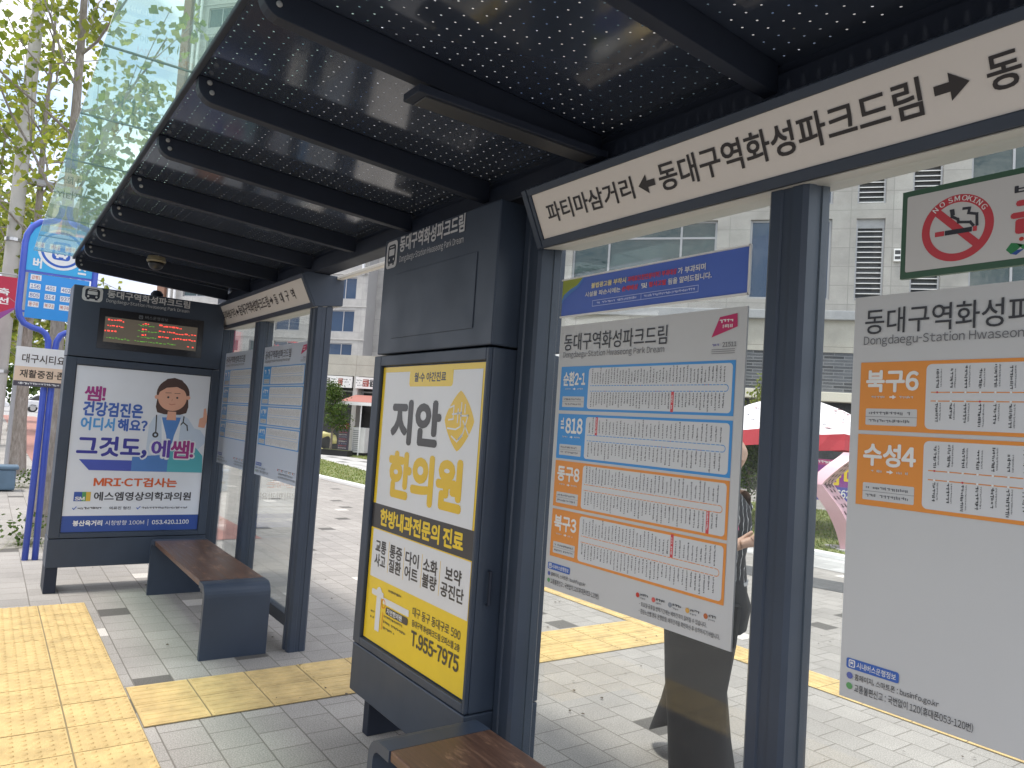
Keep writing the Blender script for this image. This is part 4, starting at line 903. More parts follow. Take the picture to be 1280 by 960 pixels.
# no smoking sign
t = thing('no_smoking_sign', 'white no smoking sign with thick green border above the two box notice', 'sign', (-.893, 1.745, 1.96))
p = Panel((-.893, 1.735, 1.959), X, Z, .60, .209); GR = mat('sign_green', (.045, .105, .065), .45); p.slab(GR, .012, GR)
SW = mat('sign_white', (.56, .55, .535), .45); p.rrect(.02, .07, .98, .935, .004, SW, 1); RD = mat('sign_red', (.50, .05, .065), .42)
cx, cy = .2055, .487; p.ring(cx, cy, .058, .0755, RD, 2, 56)
a = math.radians(135); dx, dy = .062 * math.cos(a), .062 * math.sin(a); p.line([(cx + dx / p.W, cy + dy / p.H), (cx - dx / p.W, cy - dy / p.H)], .017, RD, 2.2)
for i, ch in enumerate('NO SMOKING'):
    if ch == ' ': continue
    ang = math.radians((134, 119, 0, 103, 90.5, 77, 67, 57.5, 47, 34)[i]); v, f, bb = glyphs(ch); sc = .0155; rad = .0612
    ux, uy = Vector((math.sin(ang), -math.cos(ang))), Vector((math.cos(ang), math.sin(ang))); pts = []
    for k in range(2):
        pts = [p.O + p.U * (cx * p.W + uy.x * rad + (ux.x * (x_ - (bb[0] + bb[1]) / 2 + k * .05) + uy.x * y_) * sc) + p.V * (cy * p.H + uy.y * rad + (ux.y * (x_ - (bb[0] + bb[1]) / 2 + k * .05) + uy.y * y_) * sc) + p.N * (p.z(4) + k * .00004) for (x_, y_) in v]
        p.mb.add(pts, f, WHITE)
def c2(x, y): return (cx + x / p.W, cy + y / p.H)
def rc(x0, y0, x1, y1, m, l): p.poly([c2(x0, y0), c2(x1, y0), c2(x1, y1), c2(x0, y1)], m, l)
rc(-.046, -.014, -.026, -.003, RD, 3); rc(-.0245, -.014, .032, -.003, ink('#2c2c34'), 3); rc(.034, -.014, .042, -.003, RD, 3)
DK2 = ink('#33333a')
p.line([c2(-.012, .040), c2(-.010, .027), c2(.002, .019), (c2(.004, .012)), c2(.028, .008), c2(.034, .0)], .006, DK2, 3); p.poly([c2(-.016, .044), c2(-.006, .044), c2(-.004, .03), c2(-.012, .028)], DK2, 3.4)
p.line([c2(.014, .041), c2(.026, .040), c2(.024, .029), c2(.041, .024), c2(.042, .0)], .006, DK2, 3)
p.text('버스정류장', .397, .72, .80, .82, DK2, .03); p.text('금연구역', .392, .33, .93, .66, RD, .05)
for pts, m in (([(.372, .17), (.388, .235), (.405, .225), (.425, .20), (.405, .15), (.388, .12)], ink('#2f7a4a')), ([(.405, .225), (.43, .20), (.452, .235), (.47, .19), (.448, .165), (.425, .155)], ink('#3a8a50')), ([(.385, .125), (.405, .155), (.43, .16), (.405, .105)], ink('#2f4f96'))): p.poly(pts, m, 2 + .2 * len(pts) * .1)
p.disc(.420, .262, .0045, ink('#c0392b'), 3, 12)
p.text('대구광역시', .49, .14, .70, .24, DK2, .02)
obj(p.mb, 'printed_face', t)

# ================================================================== STREET THINGS
# bus stop sign: two bent blue tubes carrying boards that face along +x
t = thing('bus_stop_sign', 'tall blue tube bus stop sign with round bus emblem and white route numbers', 'bus stop sign', (-8.25, .47, 0))
bx_ = -8.25
for sg in (-1, 1):
    y = lambda v: .47 + sg * v
    b = MB(); pts = [(bx_, y(.04), 0), (bx_, y(.03), 1.2), (bx_, y(.028), 1.98), (bx_, y(.034), 2.06), (bx_, y(.06), 2.12), (bx_, y(.10), 2.15), (bx_, y(.18), 2.17), (bx_, y(.24), 2.20), (bx_, y(.28), 2.26), (bx_, y(.295), 2.34), (bx_, y(.295), 2.95), (bx_, y(.285), 3.03), (bx_, y(.25), 3.11), (bx_, y(.19), 3.17), (bx_, y(.10), 3.20), (bx_, y(0), 3.205)]
    b.tube(pts, .028, BLUEM, 12); obj(b, 'tube_frame', t, smooth=True)
SKYB, SKYB2 = ink('#2f8fd8'), ink('#36a4d8')
p = Panel((bx_ + .008, .225, 2.255), Y, Z, .50, .42); p.slab(SKYB, .012)
rows = [(.86, ['급행1']), (.66, ['156', '401', '402', '524']), (.46, ['805', '814', '937', '순환']), (.26, ['동구8', '북구3', '북구6', '수성4'])]
for j, (v, ws_) in enumerate(rows):
    for i, w_ in enumerate(ws_):
        u = .04 + i * .25; p.rect(u, v - .01, u + .17, v + .115, WHITE, 1); p.text(w_, u + .015, v + .012, u + .155, v + .095, ink('#4a5f9a') if j in (1, 2) else ink('#b8604a'), .02, 2)
obj(p.mb, 'route_board', t)
p = Panel((bx_ + .008, .20, 2.70), Y, Z, .54, .45); p.slab(SKYB2, .012)
pts = [(.5 + .5 * math.cos(math.radians(a)), .3 + .68 * math.sin(math.radians(a))) for a in range(0, 181, 12)]
p.disc(.5, .52, .195, WHITE, 1, 36); p.ring(.5, .52, .150, .172, ink('#2558b0'), 2, 40); p.bus_icon(.36, .30, .15, .17, ink('#2558b0'), WHITE, 2)
p.text('버', .10, .07, .22, .27, WHITE, .04, 3); p.text('스', .78, .07, .90, .27, WHITE, .04, 3)
obj(p.mb, 'emblem_board', t)
for (y0, z) in ((.19, 2.68), (.19, 2.30)):
    b = MB(); b.box(bx_ - .012, bx_ + .004, y0, .75, z, z + .02, BLUEM); obj(b, 'cross_bar', t)
p = Panel((bx_ + .05, .195, 1.615), Y, Z, .62, .365); p.slab(WHITE, .012); p.rect(0, .13, 1, .50, ink('#dcc2a8'), 1); p.rect(0, 0, 1, .13, ink('#4a4650'), 1.2)
p.text('대구시티요양병원', .08, .60, .96, .82, ink('#4a4038'), .02); p.text('재활중점·존엄케어', .07, .22, .96, .42, ink('#4a4038'), .025); p.scrib(.06, .04, .94, .10, WHITE, 3)
obj(p.mb, 'advert_board', t)
b = MB(); b.box(bx_ + .0, bx_ + .036, .40, .54, 1.75, 1.85, BLUEM); obj(b, 'board_bracket', t)

# concrete utility pole
t = thing('utility_pole', 'tall pale concrete utility pole with a crossarm behind the bus stop sign', 'utility pole', (-16.9, .17, 0))
b = MB(); b.lathe([(.14, 0), (.13, 3), (.10, 11)], (-16.9, .17, 0), mat('pale_concrete', (.46, .45, .42), .85, var=.08, vscale=3), 16); obj(b, 'shaft', t, smooth='auto')
b = MB(); b.box(-16.95, -16.85, .17, 1.2, 5.55, 5.67, GREYP); obj(b, 'crossarm', t, bevel=.01)
b = MB()
for z in (1.9, 4.4): b.lathe([(.15, 0), (.15, .06)], (-16.9, .17, z), STEEL, 14)
obj(b, 'band', t)
# red pole banner
t = thing('street_banner', 'red and purple hanging banner with white lettering at the left edge', 'banner', (-15.75, -.35, 0))
b = MB(); b.tube([(-15.75, .40, 0), (-15.75, .40, 3.75)], .035, GREYP, 10); obj(b, 'pole', t, smooth='auto')
b = MB(); b.tube([(-15.75, -.95, 3.62), (-15.75, .40, 3.62)], .012, GREYP, 8); b.tube([(-15.75, -.4, 3.62), (-15.75, .40, 3.05)], .012, GREYP, 8); obj(b, 'arm', t)
p = Panel((-15.74, -.95, 1.95), Y, Z, 1.28, 1.62); RB, PB = ink('#b02040'), ink('#8a3f86')
p.mb = MB(); p.poly([(0, .1), (.45, .45), (.97, .68), (.97, 1), (0, 1)], RB, 0); p.poly([(0, -.1), (.45, .25), (.97, .66), (.97, .68), (.45, .45), (0, .1)], PB, 0)
for k, ch in enumerate('건축'): p.text(ch, .60 + k * .16, .80 - k * 0, .72 + k * .16, .87, WHITE, .03)
for k, ch in enumerate('특선'): p.text(ch, .60 + k * .16, .70, .72 + k * .16, .77, WHITE, .03)
for k in range(4): p.rect(.05 + k * .2, .08 + k * .12, .14 + k * .2, .15 + k * .12, WHITE, 2)
o = obj(p.mb, 'cloth', t); so = o.modifiers.new('thickness', 'SOLIDIFY'); so.thickness = .004
# planter, traffic cone like bits
t = thing('utility_box', 'low blue grey metal box on the pavement at the left edge', 'box', (-14.1, .2, 0))
BG = mat('blue_grey_metal', (.09, .15, .21), .45, var=.12)
b = MB(); b.box(-14.25, -13.95, -.35, .50, .02, .34, BG); obj(b, 'case', t, bevel=.03)
b = MB(); b.box(-14.28, -13.93, -.38, .53, .34, .40, BG); obj(b, 'lid', t, bevel=.02)
b = MB(); b.box(-13.95, -13.935, -.1, .2, .16, .2, BLACK); obj(b, 'slot', t)

# ------------------------------------------------------------------ trees
def leaf_quad(b, c, s, rnd, m, fan=False):
    n = Vector((rnd.gauss(0, 1), rnd.gauss(0, 1), rnd.gauss(0, 1) + .5)).normalized(); u = n.orthogonal().normalized(); v = n.cross(u)
    a = rnd.uniform(0, 6.28); u, v = u * math.cos(a) + v * math.sin(a), v * math.cos(a) - u * math.sin(a)
    if fan: b.add([c, c + u * s * .55 + v * s * .62, c + v * s * .98 + u * s * .2, c + v * s * .84, c + v * s * .98 - u * s * .2, c - u * s * .55 + v * s * .62], [(0, 1, 2, 3), (0, 3, 4, 5)], m)
    else: b.add([c, c + u * s * .38 + v * s * .5, c + v * s, c - u * s * .38 + v * s * .5], [(0, 1, 2, 3)], m)
def tree(name, label, base, h, r0, h0, spread, nb, leaf, nl, seed, lm, up=.75, fan=False, lean=(0, 0), group=None, puff=.32, cat='tree', trunkm=None):
    rnd = random.Random(seed); B0 = Vector(base); tm = trunkm or (GBARK if fan else BARK)
    t = thing(name, label, cat, base, group=group)
    tb = MB(); lb = MB(); pts = []; N_ = 9
    for i in range(N_ + 1):
        f = i / N_; pts.append(B0 + Vector((lean[0] * f + rnd.gauss(0, .02) * f * h * .12, lean[1] * f + rnd.gauss(0, .02) * f * h * .12, h * .95 * f)))
    rad = [r0 * (1.25 if i == 0 else 1) * (1 - .9 * (i / N_) ** (.62 if fan else .85)) + .006 for i in range(N_ + 1)]
    tb.tube(pts, rad, tm, 10)
    spots = []
    for k in range(nb):
        f = h0 / h + (1 - h0 / h) * ((k + rnd.random()) / nb) ** .9 * .95; z = f * N_ * .999; i = int(z); P = pts[i].lerp(pts[min(i + 1, N_)], z - i)
        a = k * 2.4 + rnd.gauss(0, .4); L_ = spread * (1 - .62 * max(0, (f - h0 / h) / (1 - h0 / h))) * rnd.uniform(.7, 1.15); e = up + rnd.gauss(0, .15)
        d = Vector((math.cos(a) * math.cos(e), math.sin(a) * math.cos(e), math.sin(e))); q = [P]; m_ = 6
        for j in range(m_):
            d = (d + Vector((rnd.gauss(0, .13), rnd.gauss(0, .13), rnd.gauss(-.02, .1)))).normalized(); q.append(q[-1] + d * L_ / m_)
        rr0 = r0 * (.2 if fan else .34) * (1 - f * .6); tb.tube(q, [rr0 * (1 - .85 * j / m_) + .004 for j in range(m_ + 1)], tm, 6)
        for j in range(1, m_ + 1): spots.append((q[j], .75 + .5 * j / m_))
        for s_ in range(4):
            st = q[rnd.randint(1, m_ - 1)]; d2 = (d + Vector((rnd.gauss(0, .7), rnd.gauss(0, .7), rnd.gauss(.1, .45)))).normalized(); l2 = L_ * rnd.uniform(.22, .5)
            e_ = st + d2 * l2; tb.tube([st, st + d2 * l2 * .5 + Vector((0, 0, rnd.gauss(0, .03))), e_], [rr0 * .4, rr0 * .28, .003], tm, 5); spots += [(st.lerp(e_, .5), .9), (e_, 1.1), (st.lerp(e_, .8), 1)]
    wts = [rnd.uniform(.25, 1.6) ** 1.5 * s[1] for s in spots]
    for _ in range(nl):
        P, s_ = rnd.choices(spots, wts)[0]; c = P + Vector((rnd.gauss(0, puff), rnd.gauss(0, puff), rnd.gauss(0, puff * .75)))
        leaf_quad(lb, c, leaf * rnd.uniform(.65, 1.25), rnd, lm, fan)
    obj(tb, 'trunk', t, smooth='auto'); obj(lb, 'crown', t); return t
GT = 'ginkgo trees along the pavement'
tree('ginkgo_tree', 'nearest young ginkgo tree, rising right behind the bus stop sign', (-9.65, .62, 0), 9.0, .105, 3.0, 2.3, 20, .085, 2700, 21, GINKGO, .72, True, (.15, -.15), GT, .12)
tree('ginkgo_tree', 'second ginkgo tree, its thick trunk standing left of the bus stop sign', (-17.1, .58, 0), 9.5, .15, 2.9, 2.7, 22, .12, 1500, 22, GINKGO, .6, True, (.1, -.1), GT, .22)
tree('ginkgo_tree', 'third ginkgo tree, farther along the pavement behind the utility pole', (-25.5, -.2, 0), 10, .16, 2.4, 3.0, 22, .17, 1700, 23, GINKGO, .5, True, (0, 0), GT, .34)
tree('ginkgo_tree', 'fourth ginkgo tree, far down the pavement beside the bike path', (-36, 1.0, 0), 10, .16, 2.2, 3.2, 20, .24, 3000, 24, GINKGO, .5, True, (0, 0), GT, .42)
tree('ginkgo_tree', 'farthest ginkgo tree near the crossing road', (-49, -1.0, 0), 11, .17, 2.2, 3.6, 20, .32, 2200, 25, GINKGO, .5, True, (0, 0), GT, .5)
RT = 'tall trees over the road'
tree('roadside_tree', 'tall tree over the road behind the viewer', (9, -17, 0), 16, .25, 4, 4.5, 24, .4, 2600, 51, GREENLEAF, .6, False, (0, 0), RT, .6)
tree('roadside_tree', 'tall tree over the road behind the viewer', (-1, -18, 0), 15, .25, 4, 4.5, 24, .4, 2600, 52, GREENLEAF, .6, False, (0, 0), RT, .6)
tree('shop_tree', 'small bushy green tree in front of the low shop row', tuple(loc2(.22, 1.9)), 2.7, .05, .9, .75, 16, .075, 3600, 31, GREENLEAF, .6, False, (0, 0), None, .13)
t = thing('far_greenery', 'dark green mass of trees beyond the crossing road', 'woods', (-100, 0, 0), kind='stuff'); bpy.data.objects.remove(t)
b = MB(); rnd = random.Random(4)
for k in range(46):
    c = Vector((rnd.uniform(-130, -100), rnd.uniform(-40, 22), rnd.uniform(2, 7))); r = rnd.uniform(2.5, 4.5)
    for _ in range(260):
        d = Vector((rnd.gauss(0, 1), rnd.gauss(0, 1), rnd.gauss(0, 1))).normalized() * r * rnd.uniform(.6, 1.05); leaf_quad(b, c + d, rnd.uniform(.5, 1.0), rnd, GREENLEAF)
obj(b, 'far_greenery', label='dark green mass of trees beyond the crossing road', cat='woods', kind='stuff')
# weeds at the foot of the nearest tree
for (n_, lab, c, nn) in (('weed_tuft', 'straggly weeds at the foot of the bus stop sign tree', (-9.1, .45, 0), 260), ('weed_tuft', 'dry straw coloured weeds beside the low blue grey box', (-14.6, .62, 0), 200)):
    b = MB(); rnd = random.Random(nn)
    for _ in range(nn):
        a = rnd.uniform(0, 6.28); r = abs(rnd.gauss(0, .22)); x, y = c[0] + r * math.cos(a), c[1] + r * math.sin(a) * .8; h = rnd.uniform(.06, .38); q = Vector((rnd.gauss(0, .1), rnd.gauss(0, .1), h))
        P = Vector((x, y, 0)); b.add([P - Vector((.006, 0, 0)), P + Vector((.006, 0, 0)), P + q * .6, P + q], [(0, 1, 2), (0, 2, 3)], GRASSM)
        if rnd.random() < .5: leaf_quad(b, P + q * .8, .05, rnd, GREENLEAF)
    o = obj(b, n_, label=lab, cat='weeds', origin=c, kind='stuff')

# ------------------------------------------------------------------ parked cars far off
def car(loc, rot, label, m):
    t = thing('parked_car', label, 'car', loc, rot, group='cars on the crossing road')
    b = MB(); pr = [(-2.2, .35), (-2.25, .75), (-2.05, .95), (-1.5, 1.0), (.75, .95), (1.9, .82), (2.2, .65), (2.25, .35)]
    b.loft([[(q[0], y, q[1]) for q in pr] for y in (-.88, .88)], m); obj(b, 'body', t, local=True, bevel=.08)
    b = MB(); b.loft([[(q[0] * k, y, q[1]) for q in [(-1.7, .99), (-1.1, 1.42), (.1, 1.45), (.85, .97)]] for y, k in ((-.78, 1), (.78, 1))], WIND); obj(b, 'windows', t, local=True, bevel=.05)
    b = MB(); b.loft([[(q[0], y, q[1]) for q in [(-1.05, 1.42), (-.95, 1.47), (0, 1.49), (.15, 1.44)]] for y in (-.72, .72)], m); obj(b, 'roof', t, local=True, bevel=.03)
    for x in (-1.35, 1.4):
        for y in (-.86, .70):
            b = MB(); b.lathe([(.33, 0), (.33, .18)], (x, y + .16, .33), BLACK, 18, 'Y'); b.lathe([(.2, 0), (.2, .005)], (x, y + .168 if y > 0 else y - .022 + .16 - .165, .33), STEEL, 14, 'Y'); obj(b, 'wheel', t, local=True)
    return t
CARW, CARG = mat('white_car_paint', (.72, .72, .72), .25, coat=.6), mat('grey_car_paint', (.16, .17, .18), .3, coat=.6)
car((-72, -.6, 0), math.radians(88), 'white car on the far crossing road, left of the second ginkgo trunk', CARW)
car((-74, 4.6, 0), math.radians(92), 'white car on the far crossing road, right of the second ginkgo trunk', CARW)
car((-79, 9.6, 0), math.radians(90), 'dark grey car on the far crossing road, behind the blue sign legs', CARG)

# ------------------------------------------------------------------ umbrella, sculpture, banner, bush on the plaza
t = thing('market_parasol', 'large white parasol with red hanging valance beyond the glass', 'parasol', (-8.6, 12.6, 0))
cx, cy = -8.35, 12.45; b = MB(); R_ = 1.75; NS = 8; rot = .3
CAN = mat('white_canvas', (.74, .70, .70), .8, bump=.1); REDC = mat('red_valance', (.52, .055, .07), .8)
ring = [(cx + R_ * math.cos(rot + k * 2 * math.pi / NS), cy + R_ * math.sin(rot + k * 2 * math.pi / NS), 1.80) for k in range(NS)]
vs = [(cx, cy, 2.52)]; fs = []; M_ = 4
for k in range(NS):
    A, C = Vector(ring[k]), Vector(ring[(k + 1) % NS]); T_ = Vector(vs[0])
    for j in range(1, M_ + 1):
        f = j / M_
        for q in range(4):
            g = q / 4; P = T_.lerp(A.lerp(C, g), f); P.z += .10 * math.sin(f * math.pi) - .05 * math.sin(g * math.pi) * f; vs.append(tuple(P))
for k in range(NS):
    for q in range(4):
        i0 = lambda j, qq: 1 + ((k + (qq // 4)) % NS) * 16 + (j - 1) * 4 + qq % 4
        fs.append((0, i0(1, q), i0(1, q + 1)))
        for j in range(1, M_): fs.append((i0(j, q), i0(j + 1, q), i0(j + 1, q + 1), i0(j, q + 1)))
b.add(vs, fs, CAN); o = obj(b, 'canopy', t); so = o.modifiers.new('thickness', 'SOLIDIFY'); so.thickness = .006
b = MB(); top = []; bot = []
for k in range(NS):
    for q in range(6):
        g = q / 6; P = Vector(ring[k]).lerp(Vector(ring[(k + 1) % NS]), g); P.z -= .05 * math.sin(g * math.pi); P = Vector((cx, cy, P.z)) + (P - Vector((cx, cy, P.z))) * 1.003
        top.append(tuple(P)); w_ = 1 + .012 * math.sin(q * 2.1 + k); bot.append((cx + (P.x - cx) * w_, cy + (P.y - cy) * w_, P.z - .27))
b.loft([bot, top], REDC, cap=False); o = obj(b, 'valance', t); so = o.modifiers.new('thickness', 'SOLIDIFY'); so.thickness = .005
b = MB(); b.tube([(cx, cy, 0), (cx, cy, 2.5)], .03, WHITE, 12); obj(b, 'pole', t, smooth='auto')
b = MB(); b.lathe([(.35, 0), (.33, .08), (.06, .12), (.05, .3)], (cx, cy, 0), CONC, 20); obj(b, 'base', t, smooth='auto')
b = MB()
for k in range(NS): b.tube([(cx, cy, 2.45), tuple(Vector(ring[k]) * .97 + Vector((cx, cy, 1.8)) * .03 - Vector((0, 0, .02)))], .01, WHITE, 6)
obj(b, 'ribs', t)
# printed dashes on the canopy faces that look towards the shelter
b = MB(); rr = random.Random(8)
for k in range(NS):
    A, C, T_ = Vector(ring[k]), Vector(ring[(k + 1) % NS]), Vector((cx, cy, 2.52))
    for _ in range(7):
        f, g = rr.uniform(.5, .9), rr.uniform(.15, .85); P = T_.lerp(A.lerp(C, g), f); P.z += .10 * math.sin(f * math.pi) - .05 * math.sin(g * math.pi) * f + .02
        u = (C - A).normalized() * rr.uniform(.08, .17); v = (T_ - A.lerp(C, g)).normalized() * .034; s_ = rr.choice((-1, 1)); q = v * s_ * 1.3
        b.add([P, P + u * .5 + q, P + u + q * .4, P + u * .6 + q + v], [(0, 1, 2, 3)], ink('#8a4a50') if rr.random() < .7 else ink('#8d8d95'))
o = obj(b, 'printed_mark', t); so = o.modifiers.new('thickness', 'SOLIDIFY'); so.thickness = .002

t = thing('ribbon_sculpture', 'pink curved ribbon sculpture with black star cutouts on the lawn', 'sculpture', (-6.45, 10.9, 0))
PINK = mat('pink_shell', (.66, .40, .45), .35, var=.06, vscale=2); PKIN = mat('pink_inner', (.66, .47, .47), .5); STAR = ink('#3a1a22')
Fv = Vector((-.815, .58, 0)); Rv = Vector((.58, .815, 0)); O_ = Vector((-6.60, 10.62, 0)) - Rv * .04
# centre line of the ribbon in (right, up), and its half width along the view direction
def cat_(pts, n):
    out = []
    for i in range(1, len(pts) - 2):
        for k in range(n):
            s_ = k / n; p0, p1, p2, p3 = [Vector(p) for p in pts[i - 1:i + 3]]
            out.append(.5 * ((2 * p1) + (-p0 + p2) * s_ + (2 * p0 - 5 * p1 + 4 * p2 - p3) * s_ ** 2 + (-p0 + 3 * p1 - 3 * p2 + p3) * s_ ** 3))
    out.append(Vector(pts[-2])); return out
CL = cat_([(.74, 1.8), (.54, 1.5), (.26, 1.26), (.02, 1.02), (.05, .93), (.30, .62), (.46, .32), (.56, .0), (.6, -.3)], 6)
# thick band seen from its edge side: outer shell (pink) leans to the left, inner face carries the stars
out, inn = [], []
for i, p in enumerate(CL):
    w_ = .16 + .05 * math.sin(i / len(CL) * math.pi); out.append(p)
def S3(u, z, d): return O_ + Rv * u + Fv * d + Vector((0, 0, z))
b = MB(); rings = []
for p in CL: rings.append([S3(p.x - .20, p.y, -.14), S3(p.x - .02, p.y, -.26), S3(p.x, p.y, -.24), S3(p.x + .36, p.y, .22), S3(p.x + .34, p.y, .26), S3(p.x - .17, p.y, -.08)])
b.loft(rings, PINK); obj(b, 'ribbon', t, smooth='auto')
b = MB(); n = len(CL)
def star(c, u, v, r, nrm):
    pts = [c + nrm * .004 + (u * math.cos(math.pi / 2 + k * math.pi / 5) + v * math.sin(math.pi / 2 + k * math.pi / 5)) * (r if k % 2 == 0 else r * .45) for k in range(10)]
    b.add(pts, [tuple(range(10))], STAR)
for i in range(1, n - 2, 2):
    p, q = CL[i], CL[i + 1]
    a0, a1 = S3(p.x, p.y, -.24), S3(p.x + .36, p.y, .22); up_ = (S3(q.x, q.y, -.24) - a0).normalized(); ac = (a1 - a0).normalized(); nr = ac.cross(-up_).normalized()
    if nr.dot(Rv - Fv) < 0: nr = -nr
    for k, f in enumerate((.2, .5, .8) if i % 4 == 1 else (.35, .65)): star(a0.lerp(a1, f), ac, up_, .055, nr)
obj(b, 'star_pattern', t)
b = MB(); b.loft([[S3(.3, z, -.3), S3(.85, z, -.3), S3(.85, z, .3), S3(.3, z, .3)] for z in (0, .03)], CONC); obj(b, 'base_plate', t)

t = thing('plaza_banner', 'purple advertising banner with yellow letters and a phone number behind the pink sculpture', 'banner', (-9.1, 15, 0), math.atan2(.815, .58))
p = Panel((-.95, 0, .42), X, Z, 2.6, .88); p.slab(ink('#8a3a8c'), .01); p.rect(0, 0, 1, .34, ink('#4a4aa0'), 1); p.rect(0, .86, 1, 1, ink('#b04a78'), 1)
p.text('음', .345, .40, .465, .82, ink('#e8c832'), .04); p.text('대', .50, .40, .62, .82, ink('#e8c832'), .04); p.text('010-6624', .28, .08, .60, .27, WHITE, .03); p.scrib(.05, .89, .9, .97, WHITE, 3); p.scrib(.05, .45, .3, .75, ink('#e8c832'), 3)
obj(p.mb, 'cloth', t, local=True)
for s in (-.98, 1.66):
    b = MB(); b.tube([(s, .0, 0), (s, .0, 1.4)], .025, STEEL, 8); obj(b, 'post', t, local=True)
tree('plaza_shrub', 'leafy green shrub with thin bare stems behind the walking person', (-10.1, 13.6, 0), 1.9, .03, .35, .8, 16, .08, 2600, 41, GREENLEAF, .9, False, (0, 0), None, .16, 'shrub')
tree('plaza_shrub', 'yellow green shrub showing above the white parasol', (-11.6, 16.4, 0), 3.25, .04, 1.2, .8, 16, .09, 2400, 42, GINKGO, .8, False, (0, 0), None, .16, 'shrub')

# ------------------------------------------------------------------ the person behind the glass, in mid step towards the right
t = thing('person', 'person in black striped top and wide black trousers walking behind the glass', 'person', (-2.27, 2.80, 0), 0)
SKINM = mat('skin', (.46, .29, .21), .5); BLK = mat('black_cloth', (.010, .010, .011), .9, var=.2, vscale=3); HAIRM = mat('dark_hair', (.022, .016, .013), .5)
def skin_mesh(verts, edges, radii, name, m, parent, root=0, levels=2):
    me = bpy.data.meshes.new(name); me.from_pydata([tuple(v) for v in verts], edges, []); o = bpy.data.objects.new(name, me); COL.objects.link(o)
    sk = o.modifiers.new('skin', 'SKIN'); sk.use_smooth_shade = True
    for i, r in enumerate(radii): me.skin_vertices[0].data[i].radius = (r, r) if not isinstance(r, tuple) else r
    for i in range(len(verts)): me.skin_vertices[0].data[i].use_root = (i == root)
    ss = o.modifiers.new('sub', 'SUBSURF'); ss.levels = levels; ss.render_levels = levels
    dg = bpy.context.evaluated_depsgraph_get(); m2 = bpy.data.meshes.new_from_object(o.evaluated_get(dg)); bpy.data.objects.remove(o); bpy.data.meshes.remove(me)
    m2.materials.clear(); m2.materials.append(m); m2.polygons.foreach_set('use_smooth', [True] * len(m2.polygons)); m2.polygons.foreach_set('material_index', [0] * len(m2.polygons))
    o = bpy.data.objects.new(name, m2); COL.objects.link(o); o.parent = parent; return o
H = 1.60
# local frame: +x walking direction, y across, z up
V_ = []; E_ = []; RR = []
def pv(p, r, par=None):
    V_.append(p); RR.append(r)
    if par is not None: E_.append((par, len(V_) - 1))
    return len(V_) - 1
hip = pv((-.02, 0, .84), (.125, .10)); wa = pv((.0, 0, .98), (.10, .085), hip); ch_ = pv((.02, 0, 1.16), (.125, .095), wa); ut = pv((.03, 0, 1.28), (.09, .07), ch_); nk = pv((.045, 0, 1.35), .048, ut); nk2 = pv((.06, 0, 1.40), .045, nk)
hd = pv((.075, 0, 1.46), (.068, .078), nk2); hd2 = pv((.07, 0, 1.525), (.075, .088), hd); hd3 = pv((.065, 0, 1.575), (.05, .06), hd2)
nose = pv((.152, 0, 1.478), .013, hd)
for s, el, wr_ in ((-1, (.07, -.225, 1.02), (.215, -.10, 1.10)), (1, (-.12, .22, 1.02), (-.06, .20, .80))):
    shd = pv((.025, s * .165, 1.265), .05, ut); e1 = pv(el, .037, shd); w1 = pv(wr_, .026, e1); d = (Vector(wr_) - Vector(el)).normalized(); pm = Vector(wr_) + d * .05; p1 = pv(tuple(pm), (.034, .018), w1)
    for k in range(4):
        f0 = pm + d * .035 + Vector((0, 0, .024 - .016 * k)); a_ = pv(tuple(f0), .0085, p1); ln = (.036, .042, .039, .030)[k]; pv(tuple(f0 + d * ln + Vector((0, -s * .012, -.008))), .0075, a_)
    a_ = pv(tuple(Vector(wr_) + d * .02 + Vector((0, -s * .02, .028))), .010, w1); pv(tuple(Vector(wr_) + d * .055 + Vector((0, -s * .03, .045))), .008, a_)
for s, kn, an, toe in ((1, (-.10, .10, .46), (-.24, .10, .15), (-.14, .10, .03)), (-1, (.10, -.10, .46), (.08, -.10, .085), (.24, -.11, .03))):
    th_ = pv((-.02 + .03 * (-s), s * .085, .78), .085, hip); k1 = pv(kn, .055, th_); a1 = pv(an, .036, k1); pv(toe, .03, a1)
body = skin_mesh(V_, E_, RR, 'body', SKINM, t)
def ringz(c, rx, ry, n=20, tilt=0): return [(c[0] + rx * math.cos(2 * math.pi * k / n), c[1] + ry * math.sin(2 * math.pi * k / n), c[2] + tilt * math.cos(2 * math.pi * k / n)) for k in range(n)]
# wide trousers: waist block, then one flared leg each
def leg_rings(s, spec): return [[(c[0] + rx * math.cos(2 * math.pi * k / 24) * (1 + .05 * math.sin(5 * 2 * math.pi * k / 24 + i)), c[1] + ry * math.sin(2 * math.pi * k / 24) * (1 + .05 * math.sin(4 * 2 * math.pi * k / 24 + 2 * i)), c[2] + tl * math.cos(2 * math.pi * k / 24)) for k in range(24)] for i, (c, rx, ry, tl) in enumerate(spec)]
b = MB()
b.loft(leg_rings(1, [((-.01, .0, 1.0), .115, .15, 0), ((-.01, 0, .92), .165, .175, 0), ((-.0, 0, .80), .20, .185, 0), ((-.0, 0, .70), .185, .16, 0)])[::-1], BLK)
b.loft(leg_rings(1, [((-.06, .085, .84), .155, .09, 0), ((-.08, .09, .66), .16, .10, .0), ((-.11, .10, .46), .15, .105, .02), ((-.15, .10, .31), .155, .115, .05), ((-.21, .10, .165), .17, .125, .09)])[::-1], BLK)
b.loft(leg_rings(-1, [((.04, -.085, .84), .19, .09, 0), ((.03, -.09, .66), .185, .10, .0), ((.04, -.10, .46), .155, .105, .0), ((.07, -.10, .25), .145, .12, .0), ((.10, -.10, .055), .16, .135, .0)])[::-1], BLK)
obj(b, 'trousers', t, local=True, smooth='auto')
